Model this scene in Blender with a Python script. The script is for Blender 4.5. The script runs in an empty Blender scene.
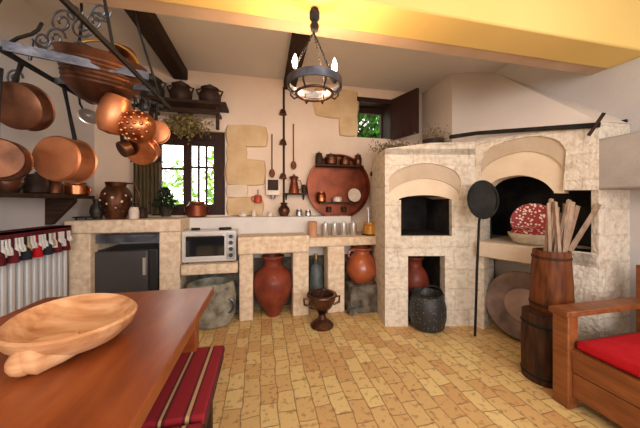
import bpy, math, random
from mathutils import Vector, Matrix, noise
S = bpy.context.scene
COL = S.collection
R = math.radians
random.seed(7)

# ------------------------------------------------------------------ camera
F = 260.0                      # focal length in pixels of the 640 px wide frame
YAW = R(12.4)
sn, cs = math.sin(YAW), math.cos(YAW)
EYE = 1.25
cam_d = bpy.data.cameras.new('camera')
cam = bpy.data.objects.new('camera', cam_d)
COL.objects.link(cam)
cam.location = (0, 0, EYE)
cam.rotation_euler = (R(90), 0, -YAW)
cam_d.sensor_width = 36
cam_d.lens = F / 640 * 36
cam_d.shift_y = -11 / 640
cam_d.clip_start = 0.02
S.camera = cam

# ------------------------------------------------------------------ view and world
S.view_settings.view_transform = 'Standard'
S.view_settings.look = 'None'
S.view_settings.gamma = 1
S.view_settings.exposure = 0.38
S.view_settings.use_curve_mapping = False
w = bpy.data.worlds.new('world'); S.world = w; w.use_nodes = True
wn = w.node_tree.nodes; wl = w.node_tree.links
bg = wn['Background']
bg.inputs[0].default_value = (1.0, 1.0, 0.90, 1); bg.inputs[1].default_value = 4.0

def area_light(name, loc, rot, sx, sy, power, color):
    l = bpy.data.lights.new(name, 'AREA'); l.shape = 'RECTANGLE'; l.size = sx; l.size_y = sy
    l.energy = power; l.color = color
    o = bpy.data.objects.new(name, l); o.location = loc; o.rotation_euler = rot; COL.objects.link(o)
    return o
# added fill lights behind the camera in place of daylight; no windows are built
area_light('fill_light_front', (0.5, -2.35, 1.75), (R(90), 0, 0), 3.4, 1.7, 92, (1.0, 0.96, 0.93))
area_light('fill_light_right', (2.6, -1.2, 1.7), (R(90), 0, R(90)), 1.6, 1.5, 30, (0.86, 0.92, 1.0))

# ------------------------------------------------------------------ pixel to place
def ray(px, py):
    u = (px - 320) / F; v = (203 - py) / F
    return Vector((u * cs + sn, -u * sn + cs, v))
def fin(r, d): return Vector((r.x * d, r.y * d, EYE + r.z * d))
def D(px, py, d): return fin(ray(px, py), d)
def atY(px, py, Y): r = ray(px, py); return fin(r, Y / r.y)
def atX(px, py, X): r = ray(px, py); return fin(r, X / r.x)
def atZ(px, py, Z): r = ray(px, py); return fin(r, (Z - EYE) / r.z)
def online(P0, P1):
    dx, dy = P1[0] - P0[0], P1[1] - P0[1]
    def f(px, py=None, z=None):
        r = ray(px, py if py is not None else 203)
        t = (P0[0] * dy - P0[1] * dx) / (r.x * dy - r.y * dx)
        p = fin(r, t)
        if z is not None: p.z = z
        return p
    return f

# ------------------------------------------------------------------ materials
def newmat(name):
    m = bpy.data.materials.new(name); m.use_nodes = True
    nt = m.node_tree; b = nt.nodes['Principled BSDF']
    return m, nt, b
def nd(nt, t, **k):
    n = nt.nodes.new(t)
    for a, v in k.items(): setattr(n, a, v)
    return n
def ramp(nt, cols, lo=0.3, hi=0.7):
    r = nd(nt, 'ShaderNodeValToRGB'); e = r.color_ramp.elements
    n = len(cols)
    while len(e) < n: e.new(0.5)
    for i, c in enumerate(cols):
        e[i].position = lo + (hi - lo) * i / max(1, n - 1); e[i].color = (*c, 1)
    return r
def mat(name, cols, scale=5, rough=0.8, metal=0.0, bump=0.2, bscale=None, stretch=(1, 1, 1), detail=6, lo=.3, hi=.7, bd=0.01, coat=0.0, spec=None):
    m, nt, b = newmat(name); L = nt.links
    tc = nd(nt, 'ShaderNodeTexCoord'); mp = nd(nt, 'ShaderNodeMapping'); mp.inputs['Scale'].default_value = stretch
    L.new(tc.outputs['Object'], mp.inputs['Vector'])
    n1 = nd(nt, 'ShaderNodeTexNoise'); n1.inputs['Scale'].default_value = scale; n1.inputs['Detail'].default_value = detail
    L.new(mp.outputs[0], n1.inputs['Vector'])
    r = ramp(nt, cols, lo, hi); L.new(n1.outputs[0], r.inputs[0]); L.new(r.outputs[0], b.inputs['Base Color'])
    b.inputs['Roughness'].default_value = rough; b.inputs['Metallic'].default_value = metal
    if coat: b.inputs['Coat Weight'].default_value = coat; b.inputs['Coat Roughness'].default_value = 0.15
    if spec is None and metal == 0 and rough >= .5: spec = .22
    if spec is not None: b.inputs['Specular IOR Level'].default_value = spec
    if bump:
        n2 = nd(nt, 'ShaderNodeTexNoise'); n2.inputs['Scale'].default_value = bscale or scale * 4; n2.inputs['Detail'].default_value = 5
        L.new(mp.outputs[0], n2.inputs['Vector'])
        bp = nd(nt, 'ShaderNodeBump'); bp.inputs['Strength'].default_value = bump; bp.inputs['Distance'].default_value = bd
        L.new(n2.outputs[0], bp.inputs['Height']); L.new(bp.outputs[0], b.inputs['Normal'])
    return m
def emat(name, col, s):
    m, nt, b = newmat(name); b.inputs['Base Color'].default_value = (*col, 1)
    b.inputs['Emission Color'].default_value = (*col, 1); b.inputs['Emission Strength'].default_value = s
    return m

M = {}
M['plaster'] = mat('plaster', [(.74, .59, .47), (.82, .67, .55)], 2.2, .9, bump=.35, bscale=14)
M['ceiling'] = mat('ceiling_plaster', [(.64, .61, .60), (.70, .67, .65)], 1.5, .9, bump=.2, bscale=10)
M['grey_plaster'] = mat('grey_plaster', [(.56, .54, .54), (.63, .61, .60)], 2, .9, bump=.3, bscale=14)
M['hood'] = mat('hood_plaster', [(.68, .61, .55), (.74, .67, .61)], 1.5, .9, bump=.2, bscale=9)
M['yellow'] = mat('yellow_plaster', [(.76, .54, .17), (.82, .60, .21)], 1.3, .8, bump=.12, bscale=7)
M['yellow_edge'] = M['yellow']
M['stone'] = mat('cream_stone', [(.62, .47, .33), (.75, .60, .44), (.84, .73, .58)], 20, .85, bump=.6, bscale=30)
M['oven_stone'] = mat('oven_stone', [(.60, .52, .42), (.76, .69, .58), (.85, .79, .69)], 22, .9, bump=1.0, bscale=45, bd=.015)
M['ochre_stone'] = mat('ochre_stone', [(.60, .42, .23), (.72, .54, .33)], 6, .9, bump=.5, bscale=18)
M['pale_stone'] = mat('pale_stone', [(.70, .58, .44), (.78, .66, .52)], 6, .9, bump=.5, bscale=18)
M['arch_brown'] = mat('arch_brown_stone', [(.50, .40, .29), (.60, .49, .37)], 6, .9, bump=.5, bscale=18)
M['lintel'] = mat('lintel_plaster', [(.72, .58, .42), (.82, .69, .53)], 5, .9, bump=.3, bscale=18)
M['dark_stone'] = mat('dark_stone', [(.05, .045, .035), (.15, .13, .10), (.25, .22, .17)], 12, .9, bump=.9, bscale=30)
M['soot'] = mat('soot', [(.012, .011, .010), (.035, .032, .03)], 6, .95, bump=.4)
M['tile_white'] = mat('white_tile', [(.66, .63, .60), (.74, .71, .68)], 6, .5, bump=.1)
M['dark_wood'] = mat('dark_wood', [(.020, .010, .006), (.055, .026, .014)], 8, .6, bump=.3, stretch=(1, 8, 8))
M['beam_wood'] = mat('beam_wood', [(.018, .010, .008), (.05, .026, .017)], 6, .8, bump=.5, stretch=(8, 1, 8))
M['window_wood'] = mat('window_wood', [(.022, .008, .006), (.045, .017, .011)], 8, .5, bump=.2, stretch=(8, 8, 1))
M['shutter_wood'] = mat('shutter_wood', [(.028, .011, .008), (.055, .020, .013)], 8, .6, bump=.2, stretch=(8, 8, 1))
M['plank_green'] = mat('olive_curtain_cloth', [(.07, .05, .025), (.17, .13, .07)], 14, .8, bump=.3, stretch=(6, 6, .5))
M['table_wood'] = mat('table_wood', [(.17, .033, .006), (.25, .055, .010), (.33, .085, .016)], 3, .36, bump=.06, stretch=(5, 1, 5), coat=.08)
M['settle_wood'] = mat('settle_wood', [(.17, .050, .013), (.30, .10, .028)], 5, .45, bump=.12, stretch=(6, 1, 6), coat=.1)
M['barrel_wood'] = mat('barrel_wood', [(.07, .020, .007), (.21, .065, .018)], 5, .5, bump=.25, stretch=(6, 6, 1))
M['barrel_dark'] = mat('barrel_dark_wood', [(.02, .009, .005), (.09, .034, .014)], 5, .6, bump=.3, stretch=(6, 6, 1))
M['bowl_wood'] = mat('bowl_wood', [(.42, .18, .07), (.62, .32, .15), (.76, .46, .25)], 5, .5, bump=.15, stretch=(1, 4, 5))
M['stick'] = mat('split_firewood', [(.26, .17, .11), (.46, .34, .25)], 10, .85, bump=.5, stretch=(4, 4, 1))
M['copper'] = mat('copper', [(.26, .08, .03), (.66, .26, .12)], 12, .30, 1.0, bump=.15, bscale=30, bd=.004)
M['copper_matt'] = mat('brushed_copper', [(.42, .15, .06), (.60, .24, .11)], 8, .40, .85, bump=.12, bscale=60, bd=.003)
M['copper_dark'] = mat('aged_copper', [(.05, .020, .011), (.21, .085, .042)], 8, .45, .8, bump=.2, bscale=25, bd=.005)
M['copper_tray'] = mat('tray_copper', [(.12, .025, .012), (.27, .065, .024)], 6, .42, .6, bump=.15, bscale=30, bd=.004)
M['brass'] = mat('brass', [(.62, .36, .08), (.82, .54, .16)], 6, .3, 1.0, bump=.1)
M['iron'] = mat('black_iron', [(.006, .006, .006), (.020, .019, .018)], 12, .65, .0, bump=.3, bscale=50)
M['iron_blue'] = mat('grey_iron', [(.06, .065, .085), (.18, .19, .23)], 12, .4, .8, bump=.3, bscale=50)
M['steel'] = mat('steel', [(.62, .62, .62), (.80, .80, .80)], 4, .3, .9, bump=.05)
M['silver'] = mat('white_enamel', [(.62, .60, .58), (.70, .68, .66)], 4, .35, .2, bump=.02)
M['glass_dark'] = mat('dark_glass', [(.008, .010, .012), (.012, .014, .017)], 4, .08, 0, bump=0)
M['fridge'] = mat('fridge_grey', [(.055, .052, .055), (.075, .070, .072)], 4, .35, .2, bump=.03)
M['fridge_dark'] = mat('fridge_black', [(.015, .015, .017), (.02, .02, .022)], 4, .4, 0, bump=0)
M['knob'] = mat('knob_black', [(.02, .02, .02), (.03, .03, .03)], 4, .4, 0, bump=0)
M['terracotta'] = mat('terracotta', [(.13, .022, .012), (.27, .055, .026)], 7, .5, bump=.3, bscale=30, coat=.15)
M['terracotta_bright'] = mat('glazed_terracotta', [(.34, .07, .025), (.50, .13, .045)], 7, .3, bump=.2, coat=.5)
M['black_pot'] = mat('sooty_pot', [(.018, .016, .012), (.06, .052, .038)], 14, .5, .3, bump=.6, bscale=40)
M['dark_brown'] = mat('dark_brown_clay', [(.022, .012, .009), (.05, .026, .018)], 9, .5, bump=.4)
M['bronze'] = mat('bronze', [(.05, .02, .012), (.18, .075, .04)], 8, .35, .7, bump=.2)
M['red'] = mat('red_cloth', [(.42, .006, .012), (.56, .012, .02)], 10, .9, bump=.3, bscale=90, bd=.003)
M['maroon'] = mat('maroon_cloth', [(.09, .008, .012), (.15, .015, .02)], 10, .9, bump=.3)
M['white_cloth'] = mat('white_yarn', [(.62, .62, .60), (.75, .75, .73)], 20, .9, bump=.4)
M['black_cloth'] = mat('black_yarn', [(.012, .014, .018), (.03, .032, .04)], 20, .9, bump=.4)
M['olive_cloth'] = mat('ochre_yarn', [(.35, .28, .14), (.45, .36, .2)], 20, .9, bump=.4)
M['radiator'] = mat('radiator_enamel', [(.66, .68, .70), (.72, .74, .76)], 3, .45, 0, bump=0)
M['bulb'] = emat('warm_bulb', (1.0, .64, .36), 600)
M['candle'] = mat('ivory_candle', [(.75, .68, .55), (.8, .74, .62)], 4, .5, bump=0)
M['leaf'] = mat('garden_leaf', [(.05, .16, .02), (.16, .36, .05), (.40, .55, .12)], 5, .7, bump=0)
M['leaf_dark'] = mat('dense_garden_leaf', [(.004, .02, .002), (.012, .07, .005), (.08, .30, .02)], 6, .7, bump=0)
M['old_copper'] = mat('tarnished_copper', [(.07, .045, .035), (.26, .17, .13)], 6, .5, .5, bump=.2)
M['overhang_grey'] = mat('worn_grey_render', [(.38, .36, .34), (.50, .47, .45)], 4, .9, bump=.4, bscale=20)
M['dull_pink'] = mat('dull_pink_copper', [(.24, .15, .11), (.38, .26, .20)], 6, .5, .3, bump=.2)
M['beam_shade_tan'] = mat('beam_shade_tan', [(.46, .32, .21), (.56, .41, .29)], 3, .9, bump=.3, bscale=12)  # tan colour stands for shade on the beam's rear underside
M['glass'] = mat('window_glass', [(1, 1, 1), (1, 1, 1)], 1, .0, bump=0)
M['glass'].node_tree.nodes['Principled BSDF'].inputs['Transmission Weight'].default_value = 1.0
M['grass'] = mat('garden_ground', [(.40, .42, .25), (.60, .58, .42)], 2, .9, bump=.3)
M['herb'] = mat('dried_herb', [(.09, .07, .02), (.26, .20, .07), (.38, .32, .15)], 30, .9, bump=0)
M['twig'] = mat('dry_twig', [(.10, .06, .03), (.40, .30, .18)], 30, .9, bump=0)
M['plant'] = mat('dark_plant', [(.01, .015, .008), (.03, .045, .02)], 20, .6, bump=0)
M['rim_white'] = mat('cream_wicker', [(.55, .48, .36), (.72, .66, .52)], 25, .8, bump=.5)
M['amber'] = mat('amber_glass', [(.55, .24, .04), (.80, .42, .08)], 8, .25, .4, bump=.05)
M['pale'] = mat('pale_ceramic', [(.62, .50, .42), (.78, .70, .62)], 10, .4, bump=.1)
M['pewter'] = mat('pewter', [(.30, .31, .33), (.60, .60, .60)], 9, .3, .9, bump=.2)
M['grey_weave'] = mat('grey_stone_trough', [(.12, .11, .09), (.28, .26, .20), (.40, .38, .32)], 10, .8, bump=.6)
M['red_tag'] = mat('red_glaze', [(.40, .04, .02), (.52, .07, .03)], 8, .4, bump=.05)

def joint(m, bw=.34, bh=.21, dark=(.50, .42, .34), amt=.35):
    # courses of dressed blocks with soft, wandering joints, laid on upright faces
    nt = m.node_tree; L = nt.links; b = nt.nodes['Principled BSDF']
    src = b.inputs['Base Color'].links[0].from_socket
    tc = nd(nt, 'ShaderNodeTexCoord'); sp = nd(nt, 'ShaderNodeSeparateXYZ'); L.new(tc.outputs['Object'], sp.inputs[0])
    sub = nd(nt, 'ShaderNodeMath', operation='SUBTRACT'); L.new(sp.outputs[0], sub.inputs[0]); L.new(sp.outputs[1], sub.inputs[1])
    cb = nd(nt, 'ShaderNodeCombineXYZ'); L.new(sub.outputs[0], cb.inputs[0]); L.new(sp.outputs[2], cb.inputs[1])
    nw = nd(nt, 'ShaderNodeTexNoise'); nw.inputs['Scale'].default_value = 5; L.new(tc.outputs['Object'], nw.inputs['Vector'])
    vm = nd(nt, 'ShaderNodeVectorMath', operation='SCALE'); vm.inputs['Scale'].default_value = .09; L.new(nw.outputs['Color'], vm.inputs[0])
    va = nd(nt, 'ShaderNodeVectorMath', operation='ADD'); L.new(cb.outputs[0], va.inputs[0]); L.new(vm.outputs[0], va.inputs[1])
    bt = nd(nt, 'ShaderNodeTexBrick'); L.new(va.outputs[0], bt.inputs['Vector']); bt.inputs['Scale'].default_value = 1
    bt.inputs['Brick Width'].default_value = bw; bt.inputs['Row Height'].default_value = bh
    bt.inputs['Mortar Size'].default_value = .012; bt.inputs['Mortar Smooth'].default_value = .8
    bt.inputs['Color1'].default_value = (1, 1, 1, 1); bt.inputs['Color2'].default_value = (.86, .80, .72, 1); bt.inputs['Mortar'].default_value = (*dark, 1)
    mx = nd(nt, 'ShaderNodeMix', data_type='RGBA', blend_type='MULTIPLY'); mx.inputs[0].default_value = amt
    L.new(src, mx.inputs[6]); L.new(bt.outputs['Color'], mx.inputs[7]); L.new(mx.outputs[2], b.inputs['Base Color'])
joint(M['oven_stone']); joint(M['stone'], .5, .30, (.75, .66, .56))

def floor_mat():
    m, nt, b = newmat('floor_bricks'); L = nt.links
    tc = nd(nt, 'ShaderNodeTexCoord'); mp = nd(nt, 'ShaderNodeMapping'); mp.inputs['Rotation'].default_value = (0, 0, R(90))
    L.new(tc.outputs['Object'], mp.inputs['Vector'])
    # slightly hand-laid joints
    nw = nd(nt, 'ShaderNodeTexNoise'); nw.inputs['Scale'].default_value = 6; L.new(mp.outputs[0], nw.inputs['Vector'])
    vm = nd(nt, 'ShaderNodeVectorMath', operation='SCALE'); vm.inputs['Scale'].default_value = 0.034; L.new(nw.outputs['Color'], vm.inputs[0])
    va = nd(nt, 'ShaderNodeVectorMath', operation='ADD'); L.new(mp.outputs[0], va.inputs[0]); L.new(vm.outputs[0], va.inputs[1])
    bt = nd(nt, 'ShaderNodeTexBrick'); L.new(va.outputs[0], bt.inputs['Vector'])
    bt.inputs['Scale'].default_value = 1; bt.inputs['Brick Width'].default_value = .172; bt.inputs['Row Height'].default_value = .108
    bt.inputs['Mortar Size'].default_value = .0045; bt.inputs['Mortar Smooth'].default_value = .4; bt.inputs['Bias'].default_value = -.05
    bt.inputs['Color1'].default_value = (.84, .65, .29, 1); bt.inputs['Color2'].default_value = (.66, .37, .15, 1)
    bt.inputs['Mortar'].default_value = (.42, .25, .10, 1)
    n1 = nd(nt, 'ShaderNodeTexNoise'); n1.inputs['Scale'].default_value = 26; n1.inputs['Detail'].default_value = 8; L.new(tc.outputs['Object'], n1.inputs['Vector'])
    r1 = ramp(nt, [(.62, .50, .38), (1, 1, 1), (1.0, 1.0, .92)], .36, .54); L.new(n1.outputs[0], r1.inputs[0])
    mx = nd(nt, 'ShaderNodeMix', data_type='RGBA', blend_type='MULTIPLY'); mx.inputs[0].default_value = .8
    L.new(bt.outputs['Color'], mx.inputs[6]); L.new(r1.outputs[0], mx.inputs[7])
    L.new(mx.outputs[2], b.inputs['Base Color'])
    b.inputs['Roughness'].default_value = .55
    ma = nd(nt, 'ShaderNodeMath', operation='MULTIPLY_ADD'); ma.inputs[1].default_value = -1.0
    L.new(bt.outputs['Fac'], ma.inputs[0]); L.new(n1.outputs[0], ma.inputs[2])
    bp = nd(nt, 'ShaderNodeBump'); bp.inputs['Strength'].default_value = .5; bp.inputs['Distance'].default_value = .006
    L.new(ma.outputs[0], bp.inputs['Height']); L.new(bp.outputs[0], b.inputs['Normal'])
    return m
M['floor'] = floor_mat()

def stripe_mat():                                        # striped woven rug cloth, stripes run along Y
    m, nt, b = newmat('striped_cloth'); L = nt.links
    tc = nd(nt, 'ShaderNodeTexCoord'); sp = nd(nt, 'ShaderNodeSeparateXYZ'); L.new(tc.outputs['Object'], sp.inputs[0])
    r = nd(nt, 'ShaderNodeValToRGB'); r.color_ramp.interpolation = 'CONSTANT'
    e = r.color_ramp.elements; red = (.27, .008, .016, 1); dk = (.10, .006, .012, 1); be = (.52, .33, .16, 1)
    pts = [(0, red), (.30, dk), (.34, be), (.365, dk), (.40, red), (.56, dk), (.58, be), (.605, dk), (.63, red), (.77, dk), (.795, be), (.825, dk), (.845, red), (.95, dk)]
    while len(e) < len(pts): e.new(.5)
    for i, (p, c) in enumerate(pts): e[i].position = p; e[i].color = c
    ml = nd(nt, 'ShaderNodeMath', operation='MULTIPLY_ADD'); ml.inputs[1].default_value = 1 / .42; ml.inputs[2].default_value = .5
    L.new(sp.outputs[0], ml.inputs[0]); L.new(ml.outputs[0], r.inputs[0]); L.new(r.outputs[0], b.inputs['Base Color'])
    b.inputs['Roughness'].default_value = .95
    n2 = nd(nt, 'ShaderNodeTexNoise'); n2.inputs['Scale'].default_value = 120; L.new(tc.outputs['Object'], n2.inputs['Vector'])
    bp = nd(nt, 'ShaderNodeBump'); bp.inputs['Strength'].default_value = .4; bp.inputs['Distance'].default_value = .003
    L.new(n2.outputs[0], bp.inputs['Height']); L.new(bp.outputs[0], b.inputs['Normal'])
    return m
M['stripe'] = stripe_mat()
def speckle_mat(name, base, dots, scale, size=.28):
    m, nt, b = newmat(name); L = nt.links
    tc = nd(nt, 'ShaderNodeTexCoord'); v = nd(nt, 'ShaderNodeTexVoronoi'); v.inputs['Scale'].default_value = scale
    L.new(tc.outputs['Object'], v.inputs['Vector'])
    r = ramp(nt, [dots, base], size, size + .05); L.new(v.outputs['Distance'], r.inputs[0]); L.new(r.outputs[0], b.inputs['Base Color'])
    b.inputs['Roughness'].default_value = .5
    return m
M['red_speckle'] = speckle_mat('painted_red', (.32, .012, .012), (.85, .70, .58), 42, .36)
M['black_speckle'] = speckle_mat('speckled_black', (.02, .02, .02), (.16, .16, .14), 40, .2)

# ------------------------------------------------------------------ mesh builder
class MB:
    def __init__(s): s.v = []; s.f = []
    def add(s, vs, fs, mx=None):
        n = len(s.v)
        s.v += [(mx @ Vector(v)) if mx else Vector(v) for v in vs]
        s.f += [tuple(i + n for i in f) for f in fs]
        return s
    def box(s, c, size, rz=0, mx=None):
        hx, hy, hz = size[0] / 2, size[1] / 2, size[2] / 2
        vs = [(x, y, z) for z in (-hz, hz) for y in (-hy, hy) for x in (-hx, hx)]
        fs = [(0, 2, 3, 1), (4, 5, 7, 6), (0, 1, 5, 4), (2, 6, 7, 3), (0, 4, 6, 2), (1, 3, 7, 5)]
        m = Matrix.Translation(c) @ (mx if mx is not None else Matrix.Rotation(rz, 4, 'Z'))
        return s.add(vs, fs, m)
    def bb(s, a, b):
        return s.box([(a[i] + b[i]) / 2 for i in range(3)], [abs(a[i] - b[i]) for i in range(3)])
    def prism(s, pts, vec):
        n = len(pts); vec = Vector(vec)
        vs = [Vector(p) for p in pts] + [Vector(p) + vec for p in pts]
        fs = [tuple(range(n))[::-1], tuple(range(n, 2 * n))] + [(i, (i + 1) % n, n + (i + 1) % n, n + i) for i in range(n)]
        return s.add(vs, fs)
    def lathe(s, prof, loc=(0, 0, 0), axis=(0, 0, 1), n=28, sx=1, sy=1, wob=None, cap=True):
        q = Vector(axis).normalized().to_track_quat('Z', 'Y').to_matrix().to_4x4()
        m = Matrix.Translation(loc) @ q
        vs = []; fs = []; k = len(prof)
        for j in range(n):
            a = 2 * math.pi * j / n
            g = wob(a) if wob else 1
            for (r, z) in prof: vs.append((r * g * math.cos(a) * sx, r * g * math.sin(a) * sy, z))
        for j in range(n):
            j2 = (j + 1) % n
            for i in range(k - 1): fs.append((j * k + i, j2 * k + i, j2 * k + i + 1, j * k + i + 1))
        if cap and prof[0] != prof[-1] and prof[0][0] > 1e-5: fs.append(tuple(j * k for j in range(n))[::-1])
        if cap and prof[0] != prof[-1] and prof[-1][0] > 1e-5: fs.append(tuple(j * k + k - 1 for j in range(n)))
        return s.add(vs, fs, m)
    def cyl(s, a, b, r, r2=None, n=14):
        a = Vector(a); b = Vector(b); L = (b - a).length
        return s.lathe([(r, 0), (r if r2 is None else r2, L)], a, b - a, n)
    def tube(s, pts, r, n=8, closed=False):
        pts = [Vector(p) for p in pts]; N = len(pts); vs = []; fs = []
        rr = r if isinstance(r, (list, tuple)) else [r] * N
        prev = None
        for i, p in enumerate(pts):
            if closed: t = pts[(i + 1) % N] - pts[i - 1]
            else: t = pts[min(i + 1, N - 1)] - pts[max(i - 1, 0)]
            t.normalize()
            if prev is None:
                a = Vector((0, 0, 1)) if abs(t.z) < .9 else Vector((1, 0, 0)); x = t.cross(a).normalized()
            else:
                x = (prev - t * prev.dot(t)).normalized()
            prev = x; y = t.cross(x)
            for j in range(n):
                an = 2 * math.pi * j / n
                vs.append(p + (x * math.cos(an) + y * math.sin(an)) * rr[i])
        for i in range(N if closed else N - 1):
            i2 = (i + 1) % N
            for j in range(n):
                j2 = (j + 1) % n
                fs.append((i * n + j, i2 * n + j, i2 * n + j2, i * n + j2))
        if not closed: fs += [tuple(range(n)), tuple(range((N - 1) * n, N * n))[::-1]]
        return s.add(vs, fs)
    def ball(s, c, r, n=10, sz=1.0):
        k = 7
        return s.lathe([(max(r * math.sin(math.pi * i / k), 0), -r * sz * math.cos(math.pi * i / k)) for i in range(k + 1)], c, (0, 0, 1), n)
    def rock(s, c, size, seed=0, amp=.18, rz=0):
        n = 5; vs = []; fs = []; idx = {}
        def vert(p):
            key = tuple(round(x, 4) for x in p)
            if key not in idx:
                v = Vector(p); q = v.lerp(v.normalized() * .75, .35)
                d = noise.noise(v * 1.6 + Vector((seed * 3.1, seed, 0))) * amp
                q = q * (1 + d)
                idx[key] = len(vs); vs.append((q.x * size[0] , q.y * size[1] , q.z * size[2]))
            return idx[key]
        for ax in range(3):
            for sg in (-.5, .5):
                for i in range(n):
                    for j in range(n):
                        def P(a, b):
                            o = [0, 0, 0]; o[ax] = sg; o[(ax + 1) % 3] = a / n - .5; o[(ax + 2) % 3] = b / n - .5
                            return tuple(o)
                        q = [vert(P(i, j)), vert(P(i + 1, j)), vert(P(i + 1, j + 1)), vert(P(i, j + 1))]
                        fs.append(tuple(q if sg > 0 else q[::-1]))
        return s.add(vs, fs, Matrix.Translation(c) @ Matrix.Rotation(rz, 4, 'Z'))
    def leaf(s, p, size, rnd):
        a = Vector((rnd.uniform(-1, 1), rnd.uniform(-1, 1), rnd.uniform(-1, 1))).normalized()
        b = a.cross(Vector((rnd.uniform(-1, 1), rnd.uniform(-1, 1), rnd.uniform(-1, 1)))).normalized()
        p = Vector(p)
        return s.add([p - a * size, p + b * size * .4, p + a * size, p - b * size * .4], [(0, 1, 2, 3)])

def tag(o, label=None, cat=None, group=None, kind=None):
    if label: o['label'] = label
    if cat: o['category'] = cat
    if group: o['group'] = group
    if kind: o['kind'] = kind
    return o
def build(name, mb, m, parent=None, loc=None, smooth=40, bevel=0):
    """World coordinates in; a top-level mesh gets its origin at its base, a part is put into its thing's frame."""
    if parent is None:
        if loc is None:
            xs = [v.x for v in mb.v]; ys = [v.y for v in mb.v]; zs = [v.z for v in mb.v]
            loc = ((min(xs) + max(xs)) / 2, (min(ys) + max(ys)) / 2, min(zs))
        off = Vector(loc)
    else:
        off = WORLD[parent.name]
    me = bpy.data.meshes.new(name)
    me.from_pydata([tuple(v - off) for v in mb.v], [], mb.f)
    me.validate(); me.update()
    import bmesh
    b = bmesh.new(); b.from_mesh(me); bmesh.ops.recalc_face_normals(b, faces=b.faces); b.to_mesh(me); b.free()
    me.materials.append(M[m] if isinstance(m, str) else m)
    for p in me.polygons: p.use_smooth = True
    me.set_sharp_from_angle(angle=R(smooth))
    o = bpy.data.objects.new(name, me); COL.objects.link(o)
    if parent is None:
        o.location = off; WORLD[o.name] = Vector(off)
    else:
        o.parent = parent; WORLD[o.name] = off
    if bevel:
        md = o.modifiers.new('bevel', 'BEVEL'); md.width = bevel; md.segments = 2; md.limit_method = 'ANGLE'; md.angle_limit = R(50)
    return o
WORLD = {}
def thing(name, loc, label, cat, group=None):
    o = bpy.data.objects.new(name, None); o.empty_display_size = .1; COL.objects.link(o)
    o.location = loc; WORLD[o.name] = Vector(loc)
    return tag(o, label, cat, group)
def struct(name, mb, m, **k): return tag(build(name, mb, m, **k), kind='structure')
def copy_thing(o, loc, label=None):
    c = o.copy(); COL.objects.link(c); c.location = loc; WORLD[c.name] = Vector(loc)
    if label: c['label'] = label
    for ch in list(o.children):
        d = ch.copy(); COL.objects.link(d); d.parent = c
    return c

# ================================================================== STRUCTURE
XL, XR, YB, YF, ZC = -1.85, 2.78, 3.4, -2.5, 2.85
struct('floor', MB().bb((XL - .3, YF - .2, -.1), (XR + .3, YB + .3, 0)), 'floor', loc=(0, 0, 0))
struct('ceiling', MB().bb((XL - .3, YF - .2, ZC), (XR + .3, YB + .3, ZC + .12)), 'ceiling')
struct('wall_left', MB().bb((XL - .2, YF, 0), (XL, YB, ZC)), 'grey_plaster')
struct('wall_right', MB().bb((XR, YF, 0), (XR + .2, YB, ZC)), 'grey_plaster')
struct('wall_front', MB().bb((XL - .2, YF - .2, 0), (XR + .2, YF, ZC)), 'plaster')
# back wall with two openings
wx0, wx1 = atY(150, 130, YB).x, atY(225, 130, YB).x; wz0, wz1 = 1.10, 2.13
vx0, vx1 = atY(357, 120, YB).x, atY(391, 120, YB).x; vz0, vz1 = 2.16, 2.68
mb = MB(); T = .32
mb.bb((XL - .2, YB, 0), (wx0, YB + T, ZC)); mb.bb((wx0, YB, 0), (wx1, YB + T, wz0)); mb.bb((wx0, YB, wz1), (wx1, YB + T, ZC))
mb.bb((wx1, YB, 0), (vx0, YB + T, ZC)); mb.bb((vx0, YB, 0), (vx1, YB + T, vz0)); mb.bb((vx0, YB, vz1), (vx1, YB + T, ZC))
mb.bb((vx1, YB, 0), (XR + .2, YB + T, ZC))
struct('wall_back', mb, 'plaster')

# window 1: double casement
gy = YB + .10
W1 = struct('window_1', MB().bb((wx0, gy - .04, wz0), (wx0 + .05, gy + .04, wz1)).bb((wx1 - .10, gy - .04, wz0), (wx1, gy + .04, wz1))
       .bb((wx0 + .05, gy - .04, wz1 - .10), (wx1 - .10, gy + .04, wz1)).bb((wx0 + .05, gy - .04, wz0), (wx1 - .10, gy + .04, wz0 + .09)), 'window_wood')
wm = (atY(188, 150, gy).x)
def leafsash(x0, x1, cols, hbars):
    m_ = MB(); f = .045; z0, z1 = wz0 + .09, wz1 - .10
    m_.bb((x0, gy - .03, z0), (x0 + f, gy + .02, z1)).bb((x1 - f, gy - .03, z0), (x1, gy + .02, z1))
    m_.bb((x0 + f, gy - .028, z1 - f), (x1 - f, gy + .018, z1)).bb((x0 + f, gy - .028, z0), (x1 - f, gy + .018, z0 + f))
    for c in cols:
        x = x0 + (x1 - x0) * c; m_.bb((x - .012, gy - .015, z0), (x + .012, gy + .01, z1))
    for h in hbars:
        z = z0 + (z1 - z0) * h; m_.bb((x0 + .01, gy - .018, z - .012), (x1 - .01, gy + .013, z + .012))
    o = build('casement', m_, 'window_wood', W1)
    build('pane', MB().bb((x0 + f, gy - .003, z0 + f), (x1 - f, gy + .001, z1 - f)), 'glass', o)
    return o
leafsash(wx0 + .05, wm, [], [.57, .93])
leafsash(wm, wx1 - .10, [.36, .62], [.60, .93])
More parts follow.
